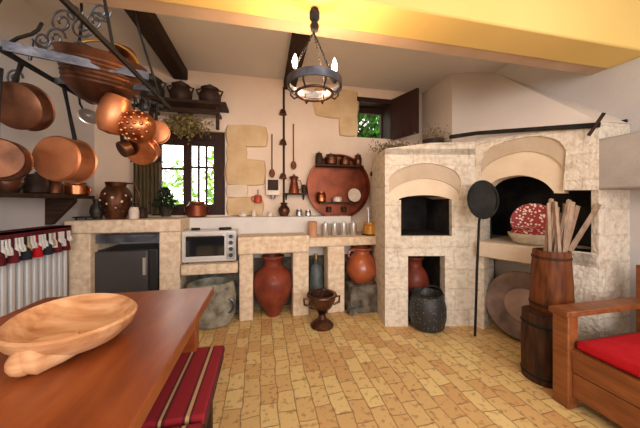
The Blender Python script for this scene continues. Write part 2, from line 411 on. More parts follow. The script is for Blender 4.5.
# window 2: small high window and its open shutter
gz = YB + .275
W2 = struct('window_2', MB().bb((vx0, gz - .03, vz0), (vx0 + .03, gz + .03, vz1)).bb((vx1 - .03, gz - .03, vz0), (vx1, gz + .03, vz1))
       .bb((vx0 + .03, gz - .03, vz1 - .09), (vx1 - .03, gz + .03, vz1)).bb((vx0 + .03, gz - .03, vz0), (vx1 - .03, gz + .03, vz0 + .03)), 'window_wood')
build('pane', MB().bb((vx0 + .031, gz - .003, vz0 + .031), (vx1 - .031, gz + .001, vz1 - .091)), 'glass', W2)
h0 = Vector((vx1 + .02, YB - .01, 0)); h1 = Vector((vx1 + .16, YB - .44, 0))
mb = MB(); d = (h1 - h0); nrm = Vector((d.y, -d.x, 0)).normalized() * .035
for k in range(4):
    a = h0 + d * (k / 4 + .005); b = h0 + d * ((k + 1) / 4 - .005)
    mb.prism([a + Vector((0, 0, vz0 - .02)), b + Vector((0, 0, vz0 - .02)), b + Vector((0, 0, vz1 + .03)), a + Vector((0, 0, vz1 + .03))], nrm)
build('shutter', mb, 'shutter_wood', W2)
build('lining', MB().bb((vx1 - .012, YB - .005, vz0), (vx1 - .001, gz - .03, vz1)).bb((vx0 + .001, YB - .005, vz0), (vx0 + .012, gz - .03, vz1)).bb((vx0 + .012, YB - .005, vz1 - .012), (vx1 - .012, gz - .03, vz1 - .001)), 'window_wood', W2)
build('lintel', MB().bb((vx0 - .01, YB - .03, vz1 - .03), (vx1 + .03, YB - .002, vz1 + .03)), 'window_wood', W2)

# stone blocks set in the back wall
def blk(n, x0, x1, y0, y1, m):
    a = atY(x0, y1, YB - .015); b = atY(x1, y0, YB - .015)
    mb = MB().rock(((a.x + b.x) / 2, YB + .03, (a.z + b.z) / 2), ((b.x - a.x) * 1.02, .12, (b.z - a.z) * 1.02), seed=n, amp=.06)
    struct('trim_%d' % n, mb, m)
for i, q in enumerate([(228, 266, 127, 145, 'ochre_stone'), (227, 246, 146, 160, 'ochre_stone'), (227, 264, 161, 184, 'ochre_stone'),
                       (227, 247, 185, 197, 'pale_stone'), (228, 262, 198, 215, 'ochre_stone'),
                       (316, 357, 92, 115, 'ochre_stone'), (340, 357, 116, 135, 'ochre_stone'),
                       (376, 392, 146, 166, 'pale_stone'), (372, 390, 168, 186, 'pale_stone')]):
    blk(i + 1, *q)

# yellow plaster beam across the room, and a tan strip that paints its shaded rear underside
Z0 = 2.35
mb = MB().bb((XL, 1.33, Z0), (XR, 1.58, ZC))
struct('trim_21', mb, 'yellow', bevel=.012)
struct('trim_25', MB().bb((XL, 1.58, Z0 + .008), (XR, 1.69, ZC)), 'beam_shade_tan')
# two dark timber beams under the ceiling
for i, (px, py, wd) in enumerate([(172, 66, .16), (292, 84, .15)]):
    x = atZ(px, py, ZC - .12).x if i == 0 else atY(292, 84, YB - .3).x
    mb = MB()
    n = 14
    for k in range(n):
        y0 = 1.67 + (YB - 1.67) * k / n; y1 = 1.67 + (YB - 1.67) * (k + 1) / n
    mb.bb((x - wd / 2, 1.66, ZC - .13), (x + wd / 2, YB, ZC))
    struct('trim_%d' % (22 + i), mb, 'beam_wood', bevel=.015)

# masonry ledge along the foot of the back wall, window sill
lx0, lx1 = atY(160, 217, 3.12).x, atY(352, 217, 3.12).x
struct('trim_24', MB().bb((lx0, 3.15, .60), (lx1, YB, 1.085)), 'tile_white', bevel=.01)

# ================================================================== OUTSIDE
mb = MB().bb((-14, YB + .4, -.2), (14, 16, -.1)); struct('ground', mb, 'grass')
def shrub(name, c, size, n, ls, label, seed, lm='leaf'):
    rnd = random.Random(seed); t = thing(name, (c[0], c[1], -.1), label, 'shrub')
    build('trunk', MB().tube([(c[0], c[1], -.1), (c[0] + .03, c[1], c[2] * .5), (c[0], c[1], c[2])], [.07, .05, .02]), 'twig', t)
    mb = MB()
    for i in range(n):
        p = Vector((rnd.gauss(0, 1), rnd.gauss(0, 1), rnd.gauss(0, 1))); p = p.normalized() * rnd.uniform(.3, 1) ** .5
        mb.leaf((c[0] + p.x * size[0], c[1] + p.y * size[1], c[2] + p.z * size[2]), ls * rnd.uniform(.6, 1.4), rnd)
    o = tag(build('foliage', mb, lm, t), kind='stuff')
    return t
shrub('garden_shrub', (2.15, 5.2, 2.9), (1.5, .7, 1.4), 8000, .09, 'green leafy tree seen through the small high window', 1, 'leaf_dark')
shrub('garden_shrub', (-2.3, 7.9, 1.2), (.55, .5, 1.3), 420, .10, 'sparse pale green shrub outside the left casement of the double window', 2)
shrub('garden_shrub', (-1.0, 7.0, 1.8), (.45, .5, .9), 420, .10, 'sparse yellow green shrub outside the right casement of the double window', 3)

# ================================================================== COUNTERS
CY = 2.84
def X_(px, Y=CY): return atY(px, 200, Y).x
def Zc(py, px, Y=CY): return atY(px, py, Y).z
# left counter
lt = Zc(220, 110); lb = Zc(233, 110)
t = thing('stone_counter', ((X_(68) + X_(180)) / 2, 3.1, 0), 'raised cream stone counter above the small dark fridge', 'counter')
x0, x1 = max(X_(65), XL + .01), X_(181)
build('countertop', MB().bb((x0, CY - .02, lb), (x1, YB - .01, lt)), 'stone', t, bevel=.012)
build('pillar', MB().bb((x0 + .02, CY, 0), (X_(90), YB - .02, lb)), 'stone', t, bevel=.01)
build('pillar', MB().bb((X_(159), CY, 0), (X_(180), YB - .02, lb)), 'stone', t, bevel=.01)
build('back_panel', MB().bb((x0 + .02, YB - .02, 0), (x1, YB, lb)), 'grey_plaster', t)
build('rail', MB().bb((X_(90), CY + .08, Zc(244, 110)), (X_(159), CY + .11, Zc(236, 110))), 'iron_blue', t)
# oven shelf
st, sb = Zc(264, 205), Zc(274, 205)
t = thing('stone_shelf', (X_(205), 3.1, 0), 'low cream stone slab that carries the steel toaster oven', 'shelf')
build('slab', MB().bb((X_(181) + .002, CY - .03, sb), (X_(238) - .002, 3.14, st)), 'stone', t, bevel=.012)
# right counter
rt, rb = Zc(236, 275), Zc(253, 275)
t = thing('stone_counter', (X_(310), 3.1, 0), 'long cream stone counter on pillars between the toaster oven and the bread oven', 'counter')
build('countertop', MB().bb((X_(238), CY - .03, rb), (X_(309), 3.14, rt)), 'stone', t, bevel=.012)
r2t, r2b = Zc(237, 345), Zc(246, 345)
xe = X_(384)
build('countertop', MB().bb((X_(309), CY, r2b), (xe, YB - .01, r2t)), 'stone', t, bevel=.012)
for a, b_, zt in [(239, 253, rb), (293, 309, rb), (328, 345, r2b)]:
    build('pillar', MB().bb((X_(a), CY + .01, 0), (X_(b_), YB - .35, zt)), 'stone', t, bevel=.012)
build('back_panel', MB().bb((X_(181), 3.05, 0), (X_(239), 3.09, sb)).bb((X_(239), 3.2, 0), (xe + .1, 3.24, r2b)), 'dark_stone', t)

# fridge
fx0, fx1 = X_(94, 2.92), X_(158, 2.92); ft = Zc(250, 125, 2.92)
t = thing('small_fridge', ((fx0 + fx1) / 2, 3.15, 0), 'small dark grey fridge in the left counter recess', 'fridge')
build('body', MB().bb((fx0, 2.95, .03), (fx1 - .01, 3.36, ft)), 'fridge_dark', t, bevel=.01)
build('door', MB().bb((fx0 + .005, 2.91, .06), (X_(148, 2.92), 2.948, ft - .01)), 'fridge', t, bevel=.008)
build('handle', MB().bb((X_(143, 2.9), 2.89, ft - .25), (X_(146, 2.9), 2.912, ft - .08)), 'steel', t)
for a in (fx0 + .05, fx1 - .06): build('foot', MB().cyl((a, 3.0, 0), (a, 3.0, .035), .02), 'fridge_dark', t)

# toaster oven
ox0, ox1 = X_(181, 2.86), X_(236, 2.86); oz0, oz1 = st + .012, Zc(231, 208, 2.86)
t = thing('toaster_oven', ((ox0 + ox1) / 2, 3.0, st), 'white and steel toaster oven with black glass door', 'oven')
ow = ox1 - ox0
build('casing', MB().bb((ox0, 2.87, oz0), (ox1, 3.13, oz1)), 'silver', t, bevel=.012)
dr = build('door', MB().bb((ox0 + .03, 2.855, oz0 + .035), (ox0 + ow * .80, 2.869, oz1 - .03)), 'silver', t, bevel=.004)
build('glass', MB().bb((ox0 + .045, 2.849, oz0 + .065), (ox0 + ow * .785, 2.856, oz1 - .055)), 'glass_dark', dr)
build('handle', MB().tube([(ox0 + .06, 2.853, oz1 - .045), (ox0 + .06, 2.83, oz1 - .045), (ox0 + ow * .76, 2.83, oz1 - .045), (ox0 + ow * .76, 2.853, oz1 - .045)], .007), 'steel', dr)
build('control_panel', MB().bb((ox0 + ow * .82, 2.86, oz0 + .02), (ox1 - .012, 2.871, oz1 - .02)), 'pewter', t)
for k in range(4):
    z = oz1 - .06 - k * .065
    build('knob', MB().cyl((ox0 + ow * .905, 2.861, z), (ox0 + ow * .905, 2.838, z), .021), 'knob', t)
for a in (ox0 + .05, ox1 - .05):
    build('foot', MB().cyl((a, 2.9, st), (a, 2.9, oz0 + .005), .015), 'knob', t); build('foot', MB().cyl((a, 3.09, st), (a, 3.09, oz0 + .005), .015), 'knob', t)
# flat black pot lids lying on the toaster oven, filed as pans
for k, (a, b_) in enumerate([(190, 199), (218, 231)]):
    x0, x1 = X_(a, 2.95), X_(b_, 2.95)
    mb = MB().cyl(((x0 + x1) / 2, 3.0, oz1), ((x0 + x1) / 2, 3.0, oz1 + .02), (x1 - x0) / 2, n=20)
    tag(build('black_lid', mb, 'iron'), ['small flat black lid lying on the toaster oven at its left', 'wider flat black lid lying on the toaster oven at its right'][k], 'pan', 'flat black lids on the toaster oven')

# stone trough under the oven shelf
c = atZ(213, 322, 0); c = Vector((X_(212, 2.92), 2.87, 0))
mb = MB()
mb.lathe([(.13, 0), (.21, .015), (.255, .12), (.26, .30), (.24, .42), (.21, .44), (.19, .40), (.20, .20), (.0, .10)], c, n=26, wob=lambda a: 1 + .04 * math.sin(3 * a), sx=.95, sy=.72)
t = thing('stone_mortar', c, 'rough grey stone mortar on the floor under the oven shelf', 'mortar')
build('bowl', mb, 'grey_weave', t)
for k in (-1, 1): build('ring', MB().tube([(c.x + .19 * k + .05 * math.cos(a / 10 * 6.28), c.y - .12, .22 + .07 * math.sin(a / 10 * 6.28)) for a in range(10)], .013, closed=True), 'iron_blue', t)

# ================================================================== POTTERY UNDER THE COUNTER
def amphora(name, base, r, h, m, label, cat, neck=.45, foot=.4, belly=.62, handles=True, group=None):
    t = thing(name, base, label, cat, group)
    prof = [(r * foot, 0), (r * foot * 1.05, h * .03)]
    for i in range(1, 14):
        f = i / 13
        if f < belly: rr = foot * 1.0 + (1 - foot) * math.sin(f / belly * math.pi / 2)
        else: rr = neck + (1 - neck) * math.cos((f - belly) / (1 - belly) * math.pi / 2) ** .8
        prof.append((r * rr, h * (.03 + .80 * f)))
    prof += [(r * neck * .95, h * .88), (r * neck, h * .93), (r * neck * 1.25, h * .97), (r * neck * 1.25, h), (r * neck * .95, h), (r * neck * .8, h * .9), (0, h * .85)]
    build('body', MB().lathe(prof, base, n=32), m, t)
    if handles:
        for s in (-1, 1):
            b = Vector(base)
            pts = [b + Vector((s * r * x, -.02, h * z)) for x, z in ((neck * 1.0, .93), (neck * 1.0 + .25, .94), (neck + .42, .86), (.86, .74))]
            build('handle', MB().tube(pts, .014), m, t)
    return t
b = atZ(272, 319, 0)
amphora('terracotta_amphora', Vector((X_(273, 2.95), 2.96, 0)), .222, .665, 'terracotta', 'large dark red clay amphora standing on the floor under the counter', 'amphora', neck=.46, foot=.32, belly=.66, handles=False)
amphora('glazed_pot', Vector((X_(362, 2.97), 2.98, .29)), .19, .42, 'terracotta_bright', 'glossy orange clay pot standing on the rough stone block', 'pot', neck=.52, foot=.62, belly=.42)
# rough stone block
mb = MB().rock((X_(366, 2.97), 2.99, .135), (.52, .40, .33), 5, .25)
tag(build('rough_stone', mb, 'dark_stone'), 'rough dark stone block under the glossy orange pot', 'stone')
mb = MB().rock((X_(386, 2.9), 2.90, .05), (.2, .16, .10), 9, .3)
tag(build('rough_stone', mb, 'dark_stone'), 'small dark rubble stone on the floor left of the bread oven', 'stone')
mb = MB().rock((X_(352, 2.8), 2.78, .035), (.10, .09, .07), 11, .3)
tag(build('rough_stone', mb, 'dark_stone'), 'smallest dark stone, on the floor before the rough block', 'stone')
# bronze mortar on the floor
c = atZ(322, 326, 0); c.z = 0
t = thing('bronze_mortar', c, 'footed bronze mortar with two lugs on the brick floor', 'mortar')
build('bowl', MB().lathe([(.025, .14), (.04, .15), (.10, .20), (.135, .27), (.14, .30), (.155, .315), (.15, .33), (.12, .325), (.11, .26), (0, .2)], c, n=26), 'bronze', t)
build('foot', MB().lathe([(.115, 0), (.12, .02), (.09, .05), (.045, .08), (.035, .12), (.05, .15)], c, n=26), 'bronze', t)
for s in (-1, 1): build('lug', MB().tube([c + Vector((s * .13, 0, .29)), c + Vector((s * .185, 0, .29)), c + Vector((s * .18, 0, .23)), c + Vector((s * .12, 0, .21))], .013), 'bronze', t)
build('pestle', MB().tube([c + Vector((-.02, 0, .25)), c + Vector((.02, .0, .37))], [.018, .022]), 'bronze', t)
# pair of narrow dark bottles/gas hose in the gap
c = Vector((X_(317, 3.0), 3.06, 0))
t = thing('gas_bottle', c, 'tall grey green bottle in the dark gap behind the bronze mortar', 'bottle')
build('body', MB().lathe([(.085, 0), (.09, .03), (.09, .42), (.06, .50), (.03, .53), (.03, .58), (0, .58)], c, n=22), mat('bottle_paint', [(.02, .035, .035), (.12, .15, .15)], 12, .4), t)
build('valve', MB().cyl(c + Vector((0, 0, .57)), c + Vector((0, 0, .64)), .02), 'brass', t)

# ================================================================== BREAD OVEN AND FIREPLACE
P0, P1, P2 = (1.207, 2.428), (2.10, 2.24), (2.45, 1.45)
LA, LB = online(P0, P1), online(P1, P2)
nA = Vector((.206, .978, 0)).normalized(); nB = Vector((.914, .405, 0)).normalized()
def pts(L, seq): return [L(*p) if len(p) == 2 else L(p[0], z=p[2]) for p in seq]
TOP = 1.87
def smooth(q, k=5):                                       # round an arch through its given points
    out = []
    for i in range(len(q) - 1):
        a = q[max(i - 1, 0)]; b = q[i]; c = q[i + 1]; d = q[min(i + 2, len(q) - 1)]
        for j in range(k):
            t = j / k
            out.append(tuple(.5 * (2 * b[m] + (c[m] - a[m]) * t + (2 * a[m] - 5 * b[m] + 4 * c[m] - d[m]) * t * t + (3 * b[m] - a[m] - 3 * c[m] + d[m]) * t ** 3) for m in (0, 1)))
    return out + [q[-1]]
def fl(x): return (x, None, 0.0)
def tp(x): return (x, None, TOP)
ov = thing('bread_oven', ((P0[0] + P1[0]) / 2, (P0[1] + P1[1]) / 2, 0), 'pale stone bread oven with a small arched mouth above a square niche', 'oven')
mb = MB(); V = nA * .62
mb.prism(pts(LA, [(385, 256), (408, 256), fl(408), fl(385)]), V)
mb.prism(pts(LA, [(445, 256), (475, 256), fl(475), fl(445)]), V)
mb.prism(pts(LA, [(385, 236), (475, 236), (475, 256), (385, 256)]), V)
mb.prism(pts(LA, [(385, 200), (401, 200), (401, 236), (385, 236)]), V)
mb.prism(pts(LA, [(452, 200), (475, 200), (475, 236), (452, 236)]), V)
arcO = smooth([(389, 180), (395, 172), (408, 166), (426, 163), (444, 166), (456, 172), (461, 180)])
mb.prism(pts(LA, [(385, 200), (385, None, 1.80), (430, None, 1.86), tp(475), (475, 200), (461, 200)] + arcO[::-1] + [(389, 200)]), V)
mb.prism([LA(385, z=1.55) + V, LA(475, z=1.55) + V, LA(475, z=0) + V, LA(385, z=0) + V], nA * .08)
# left flank back to the wall
a = LA(385, z=0)
mb.prism([(a.x, a.y, 0), (a.x + .34, YB - .002, 0), (a.x + .50, YB - .002, 0), (a.x + .13, a.y + .12, 0)], (0, 0, 1.80))
build('masonry', mb, 'oven_stone', ov, smooth=20)
# rough top
build('top_slab', MB().prism([Vector((a.x, a.y, 1.74)), LA(475, z=1.74), Vector((2.3, YB - .002, 1.74)), Vector((a.x + .34, YB - .002, 1.74))], (0, 0, .06)), 'oven_stone', ov)
arcM = smooth([(389, 194), (396, 187), (409, 181), (426, 178), (443, 181), (455, 187), (461, 194)])
build('arch', MB().prism([p + nA * .02 for p in pts(LA, arcO + arcM[::-1])], nA * .4), 'arch_brown', ov)
arcI = smooth([(400, 201), (401, 198.5), (412, 196), (426, 195), (440, 196), (452, 199), (453, 201)])
build('lintel', MB().prism([p + nA * .035 for p in pts(LA, [(389, 201)] + arcM + [(461, 201)] + arcI[::-1])], nA * .4), 'lintel', ov)
# sooty linings
def liner(L, n, x0, x1, ytop, ybot, d0, d1, m, parent, name='chamber'):
    mb = MB(); e = .004
    A = lambda x, y, d: L(x, y) + n * d
    q = lambda *p: mb.prism(list(p), -n * .0001 if False else Vector((0, 0, 0.002)))
    z0 = L(x0, ybot).z if ybot else .001; z1 = L((x0 + x1) / 2, ytop).z
    a, b_ = L(x0, z=0), L(x1, z=0); a.z = b_.z = 0
    t = (b_ - a).normalized(); a = a + t * e; b_ = b_ - t * e
    for (p, q2) in (((a, d0), (a, d1)), ((b_, d0), (b_, d1))):
        s = p[0] + n * p[1]; f = q2[0] + n * q2[1]
        v = t * .003 if p[0] is a else -t * .003
        mb.prism([s + Vector((0, 0, z0)), f + Vector((0, 0, z0)), f + Vector((0, 0, z1)), s + Vector((0, 0, z1))], v)
    s = a + n * (d1 - .01); f = b_ + n * (d1 - .01)
    mb.prism([s + Vector((0, 0, z0)), f + Vector((0, 0, z0)), f + Vector((0, 0, z1)), s + Vector((0, 0, z1))], -n * .003)
    for z, dz in ((z0 + .003, .003), (z1 - .003, -.003)):
        mb.prism([a + n * d0 + Vector((0, 0, z)), b_ + n * d0 + Vector((0, 0, z)), b_ + n * d1 + Vector((0, 0, z)), a + n * d1 + Vector((0, 0, z))], (0, 0, dz))
    return build(name, mb, m, parent)
liner(LA, nA, 401, 452, 196, 236, .05, .62, 'soot', ov)
liner(LA, nA, 408, 445, 257, None, .10, .62, 'soot', ov, 'niche_lining')

fp = thing('fireplace', ((P1[0] + P2[0]) / 2, (P1[1] + P2[1]) / 2, 0), 'wide arched stone fireplace with plaster hood in the right corner', 'fireplace')
mb = MB()
bO = smooth([(480, 163), (484, 154), (492, 147), (510, 140), (536, 136), (557, 140), (566, 150)])
bM = smooth([(480, 172), (487, 164), (502, 156), (524, 151), (545, 154), (558, 162), (563, 172)])
bI = smooth([(480, 204), (481, 194), (491, 182), (503, 177), (519, 175), (534, 178), (544, 183), (552, 191), (552.2, 193)])
V = nB * .24
mb.prism(pts(LB, [(475, None, 1.86), (599, None, 1.86), (599, 190), (563, 190), (566, 150)] + bO[::-1][1:] + [(480, 204), (475, 204)]), V)
mb.prism(pts(LB, [(475, 204), (480, 204), (480, 241), (475, 241)]), V)
hz = LB(482, 241).z
mb.prism(pts(LB, [(475, None, hz), (484, None, hz), fl(484), fl(475)]), V)
mb.prism(pts(LB, [(562, None, hz), (599, None, hz), fl(599), fl(562)]), nB * .2)
# side return to the right wall and overhang towards the room
a = LB(599, z=0)
mb.prism([(a.x + .005, a.y + .005, 0), (XR, a.y + .005, 0), (XR, a.y + .05, 0), (a.x + .005, a.y + .05, 0)], (0, 0, 1.87))
build('masonry', mb, 'oven_stone', fp, smooth=20)
build('arch', MB().prism([p + nB * .02 for p in pts(LB, bO + bM[::-1])], nB * .2), 'arch_brown', fp)
build('lintel', MB().prism([p + nB * .04 for p in pts(LB, [(480, 204)] + bM + [(563, 193)] + bI[::-1])], nB * .16), 'lintel', fp)
ob = MB().bb((a.x, .9, 1.35), (XR, a.y + .06, 1.73))
build('overhang', ob, 'overhang_grey', fp, bevel=.015)
# hearth slab
s0, s1 = LB(478, z=0), LB(566, z=0)
build('hearth', MB().prism([s0 - nB * .05 + Vector((0, 0, hz - .15)), LB(556, z=hz - .15) - nB * .05, LB(556, z=hz - .15) + nB * .6, s0 + nB * .75 + Vector((0, 0, hz - .15))], (0, 0, .15)), 'pale_stone', fp, bevel=.012)
build('hearth', MB().prism([LB(556.5, z=hz - .12) + nB * .0, LB(599, z=hz - .12), (XR - .03, a.y + .06, hz - .12), (XR - .03, 2.1, hz - .12)], (0, 0, .12)), 'oven_stone', fp, bevel=.01)
# lower recess back wall, plaster
bw = MB().prism([LB(478, z=0) + nB * .42, LB(575, z=0) + nB * .25, LB(575, z=hz - .15) + nB * .25, LB(478, z=hz - .15) + nB * .42], nB * .03)
build('recess_back', bw, 'pale_stone', fp)
# chamber: sooty back and side
mb = MB()
p_ = LB(480, z=hz); q_ = LB(599, z=hz)
mb.prism([Vector((2.2, 2.9, hz)), Vector((XR - .01, 2.9, hz)), Vector((XR - .01, 2.9, 1.9)), Vector((2.2, 2.9, 1.9))], (0, -.02, 0))
mb.prism([Vector((XR - .01, 1.46, hz)), Vector((XR - .01, 2.9, hz)), Vector((XR - .01, 2.9, 1.9)), Vector((XR - .01, 1.46, 1.9))], (-.02, 0, 0))
mb.prism([Vector((2.2, 2.9, hz)), p_ + nB * .24, p_ + nB * .24 + Vector((0, 0, 1)), Vector((2.2, 2.9, 1.9))], (.02, 0, 0))
build('chamber', mb, 'soot', fp)
# hood: leaning plaster plane up to the ceiling
B0 = LB(452, z=1.80); B2 = LB(599, z=1.86); B3 = Vector((XR, 1.44, 1.86))
T0 = Vector((2.28, 2.78, ZC)); T2 = Vector((XR, 2.66, ZC))
mb = MB()
Wb0 = Vector((T0.x, YB, 1.80)); Wt0 = Vector((T0.x, YB, ZC))
v = [B0, B2, B3, T0, T2, Wb0, Wt0, Vector((XR, YB, 1.80)), Vector((XR, YB, ZC))]
mb.add(v, [(0, 1, 4, 3), (1, 2, 4), (0, 3, 6, 5), (0, 5, 7, 2, 1), (3, 4, 8, 6)])
build('hood', mb, 'hood', fp, smooth=25)
# iron rod lying along the top
pr0, pr1 = atZ(449, 137.5, 1.885), LB(601, 125.5) - nB * .03
mb = MB(); mb.tube([pr0 - Vector((0, .02, 0)), LA(474, 134.5) - nA * .05, LB(505, 132) - nB * .04, pr1], .02, n=8)
t = tag(build('iron_bar', mb, 'iron'), 'long black iron bar running above the oven and fireplace arches', 'bar')
mb = MB().tube([LB(590, 137) - nB * .06, LB(606, 115) - nB * .08], .012)
tag(build('iron_poker', mb, 'dark_brown'), 'short dark poker crossing the right end of the long iron bar', 'poker')

# black long-handled pan leaning by the arch
c = D(482, 200, 2.40)
n_ = Vector((-.55, -.85, .15)).normalized()
t = thing('long_handled_pan', (c.x, c.y, 0), 'black round pan on a very long handle beside the fireplace arch', 'pan')
build('pan', MB().lathe([(0, 0), (.125, 0), (.14, .012), (.145, .03), (.137, .03), (.12, .015), (0, .012)], c, n_, n=28, sx=.88, sy=1.25), 'iron', t)
e = atZ(475, 336, 0.01)
build('handle', MB().tube([D(481, 210, 2.41), D(479, 222, 2.405), D(477, 270, 2.40), Vector((e.x, e.y, .01))], .011), 'iron', t)

# red painted basket on the hearth
c = LB(527, z=hz) + nB * .16; c.z = hz + .002
t = thing('painted_basket', c, 'round red painted basket with pale dots on the hearth', 'basket')
build('bowl', MB().lathe([(.12, .0), (.15, .02), (.185, .08), (.19, .10), (.18, .10), (.14, .03), (0, .025)], c, n=28), 'rim_white', t)
build('plate', MB().lathe([(0, 0), (.10, .004), (.165, .02), (.17, .03), (.10, .016), (0, .014)], c + Vector((.04, .03, .20)), (-.75, -.62, .12), n=32), 'red_speckle', t)
build('contents', MB().lathe([(.165, .07), (.16, .12), (.09, .15), (0, .16)], c, n=24), 'red_speckle', t)

# large round copper pan under the hearth
c = LB(520, z=.31) + nB * .10
t = thing('large_copper_pan', (c.x, c.y, 0), 'large shallow round copper pan leaning under the hearth', 'pan')
ax = (-nB + Vector((0, 0, .28))).normalized()
build('dish', MB().lathe([(0, 0), (.16, 0), (.26, .03), (.30, .045), (.295, .055), (.26, .045), (.155, .014), (0, .012)], c, ax, n=40), 'old_copper', t)
build('boss', MB().lathe([(.15, .013), (.145, .03), (0, .032)], c, ax, n=28), 'dull_pink', t)

# pots in the oven niche
amphora('clay_jar', LA(427, z=0) + nA * .36, .165, .64, 'terracotta', 'dark red clay jar inside the niche under the bread oven', 'jar', neck=.55, foot=.5, handles=False)
c = atZ(425, 326, 0); c.z = 0; c = LA(426.5, z=0) - nA * .01
t = thing('black_cauldron', c, 'black sooty cauldron on the floor before the oven niche', 'cauldron')
build('body', MB().lathe([(.13, 0), (.16, .02), (.18, .12), (.18, .22), (.16, .31), (.145, .33), (.158, .35), (.14, .35), (.12, .28), (0, .2)], c, n=28), 'black_speckle', t)
build('handle', MB().tube([c + Vector((.14 * math.cos(a), -.05, .33 + .10 * math.sin(a))) for a in [math.pi * i / 10 for i in range(11)]], .009), 'iron', t)

# barrels with kindling
c = D(542, 200, 1.86); c.z = 0
t = thing('wooden_barrel', c, 'dark wooden barrel standing on the floor behind the settle arm', 'barrel')
H1 = .475
build('body', MB().lathe([(.116, 0), (.120, .02), (.122, H1 * .5), (.116, H1), (.0, H1)], c, n=26), 'barrel_dark', t)
for z in (.05, .40): build('hoop', MB().lathe([(.119, z - .012), (.125, z), (.119, z + .012)], c, n=26, cap=False), 'iron', t)
c2 = D(551, 200, 1.91); c2.z = H1
t = thing('wooden_bucket', c2, 'tall reddish brown wooden bucket set on the dark barrel', 'bucket')
H2 = .43
build('staves', MB().lathe([(.125, 0), (.127, .02), (.120, H2 * .5), (.108, H2), (.098, H2), (.10, .05), (0, .05)], c2, n=26), 'barrel_wood', t)
for z in (.04, H2 - .05): build('hoop', MB().lathe([(.130 - z * .042, z - .01), (.133 - z * .042, z), (.130 - z * .042, z + .01)], c2, n=26, cap=False), 'barrel_dark', t)
rnd = random.Random(4)
targets = [(545, 202), (549, 198), (553, 201), (557, 206), (561, 212), (566, 203), (571, 199), (576, 201), (582, 205), (550, 208), (569, 209), (600, 203)]
words_ = ['farthest left', 'second from the left', 'third from the left', 'fourth from the left', 'short one at the middle gap', 'first right of the gap', 'tallest right of the gap',
          'third right of the gap', 'right of the upright ones', 'short one at the left front', 'short one at the right front', 'leaning farthest right']
for i, (px, py) in enumerate(targets):
    top = D(562 + (px - 562) * (.82 if px < 599 else 1), py, 1.86 + .1 * rnd.random())
    an = i * 2.4; rr = .03 + .045 * ((i * 7) % 3) / 2
    bt = c2 + Vector((rr * math.cos(an) * .6 + (px - 562) * .0010, rr * math.sin(an), .12))
    dr = (top - bt); w_ = .013 + .006 * rnd.random()
    q = dr.normalized().to_track_quat('Z', 'Y').to_matrix().to_4x4()
    mb = MB(); L_ = dr.length
    mb.add([(w_, 0, 0), (0, w_ * 1.2, 0), (-w_, 0, 0), (-w_ * .3, -w_, 0), (w_ * .9, w_ * .2, L_), (0, w_, L_ * .985), (-w_ * .8, 0, L_ * .97), (0, -w_, L_ * .99)],
           [(3, 2, 1, 0), (4, 5, 6, 7), (0, 1, 5, 4), (1, 2, 6, 5), (2, 3, 7, 6), (3, 0, 4, 7)], Matrix.Translation(bt) @ q)
    tag(build('kindling_stick', mb, 'stick'), 'split pale stick standing in the wooden bucket, ' + words_[i], 'stick', 'kindling sticks in the wooden bucket')

# ================================================================== SETTLE (right)
sx0, sy1 = 1.80, 1.30
t = thing('wooden_settle', (2.2, .5, 0), 'reddish wooden settle with panelled front along the right wall', 'bench')
build('leg', MB().bb((sx0, sy1 - .09, 0), (sx0 + .08, sy1, .56)), 'settle_wood', t, bevel=.006)
build('leg', MB().bb((2.54, sy1 - .08, 0), (2.62, sy1, .82)), 'settle_wood', t, bevel=.006)
build('leg', MB().bb((sx0, -.6, 0), (sx0 + .08, -.51, .56)), 'settle_wood', t, bevel=.006)
build('leg', MB().bb((2.54, -.6, 0), (2.62, -.52, .82)), 'settle_wood', t, bevel=.006)
build('arm', MB().bb((sx0 - .02, sy1 - .10, .56), (2.54, sy1 + .01, .595)), 'settle_wood', t, bevel=.006)
build('arm', MB().bb((sx0 - .02, -.61, .56), (2.54, -.50, .595)), 'settle_wood', t, bevel=.006)
build('front_panel', MB().bb((sx0 + .03, -.51, .08), (sx0 + .06, sy1 - .09, .225)).bb((sx0 + .025, -.51, .23), (sx0 + .06, sy1 - .09, .345)), 'settle_wood', t, bevel=.004)
build('seat', MB().bb((sx0 + .02, -.51, .345), (2.56, sy1 - .02, .365)), 'settle_wood', t)
build('side_panel', MB().bb((sx0 + .08, sy1 - .05, .10), (2.54, sy1 - .03, .345)), 'settle_wood', t)
build('backrest', MB().bb((2.57, -.51, .40), (2.60, sy1 - .08, .78)), 'settle_wood', t)
cu = MB().bb((sx0 + .03, -.45, .367), (2.52, sy1 - .10, .425))
tag(build('seat_cushion', cu, 'red', bevel=.025), 'bright red cushion on the wooden settle', 'cushion')

# ================================================================== TABLE AND BENCH (left)
tx0, tx1, ty0, ty1 = -1.13, -.285, -.5, 1.66
t = thing('dining_table', ((tx0 + tx1) / 2, .6, 0), 'long polished reddish wooden table in the left foreground', 'table')
mb = MB()
build('tabletop', MB().bb((tx0, ty0, .705), (tx1, ty1, .75)), 'table_wood', t, bevel=.008)
build('apron', MB().bb((tx0 + .10, ty0 + .1, .61), (tx0 + .13, ty1 - .1, .705)).bb((tx1 - .09, ty0 + .1, .61), (tx1 - .06, ty1 - .1, .705)).bb((tx0 + .1, ty1 - .13, .61), (tx1 - .06, ty1 - .10, .705)), 'table_wood', t)
for x in (tx0 + .12, tx1 - .10):
    for y in (ty0 + .13, ty1 - .13): build('leg', MB().box((x, y, .352), (.075, .075, .705)), 'table_wood', t, bevel=.006)
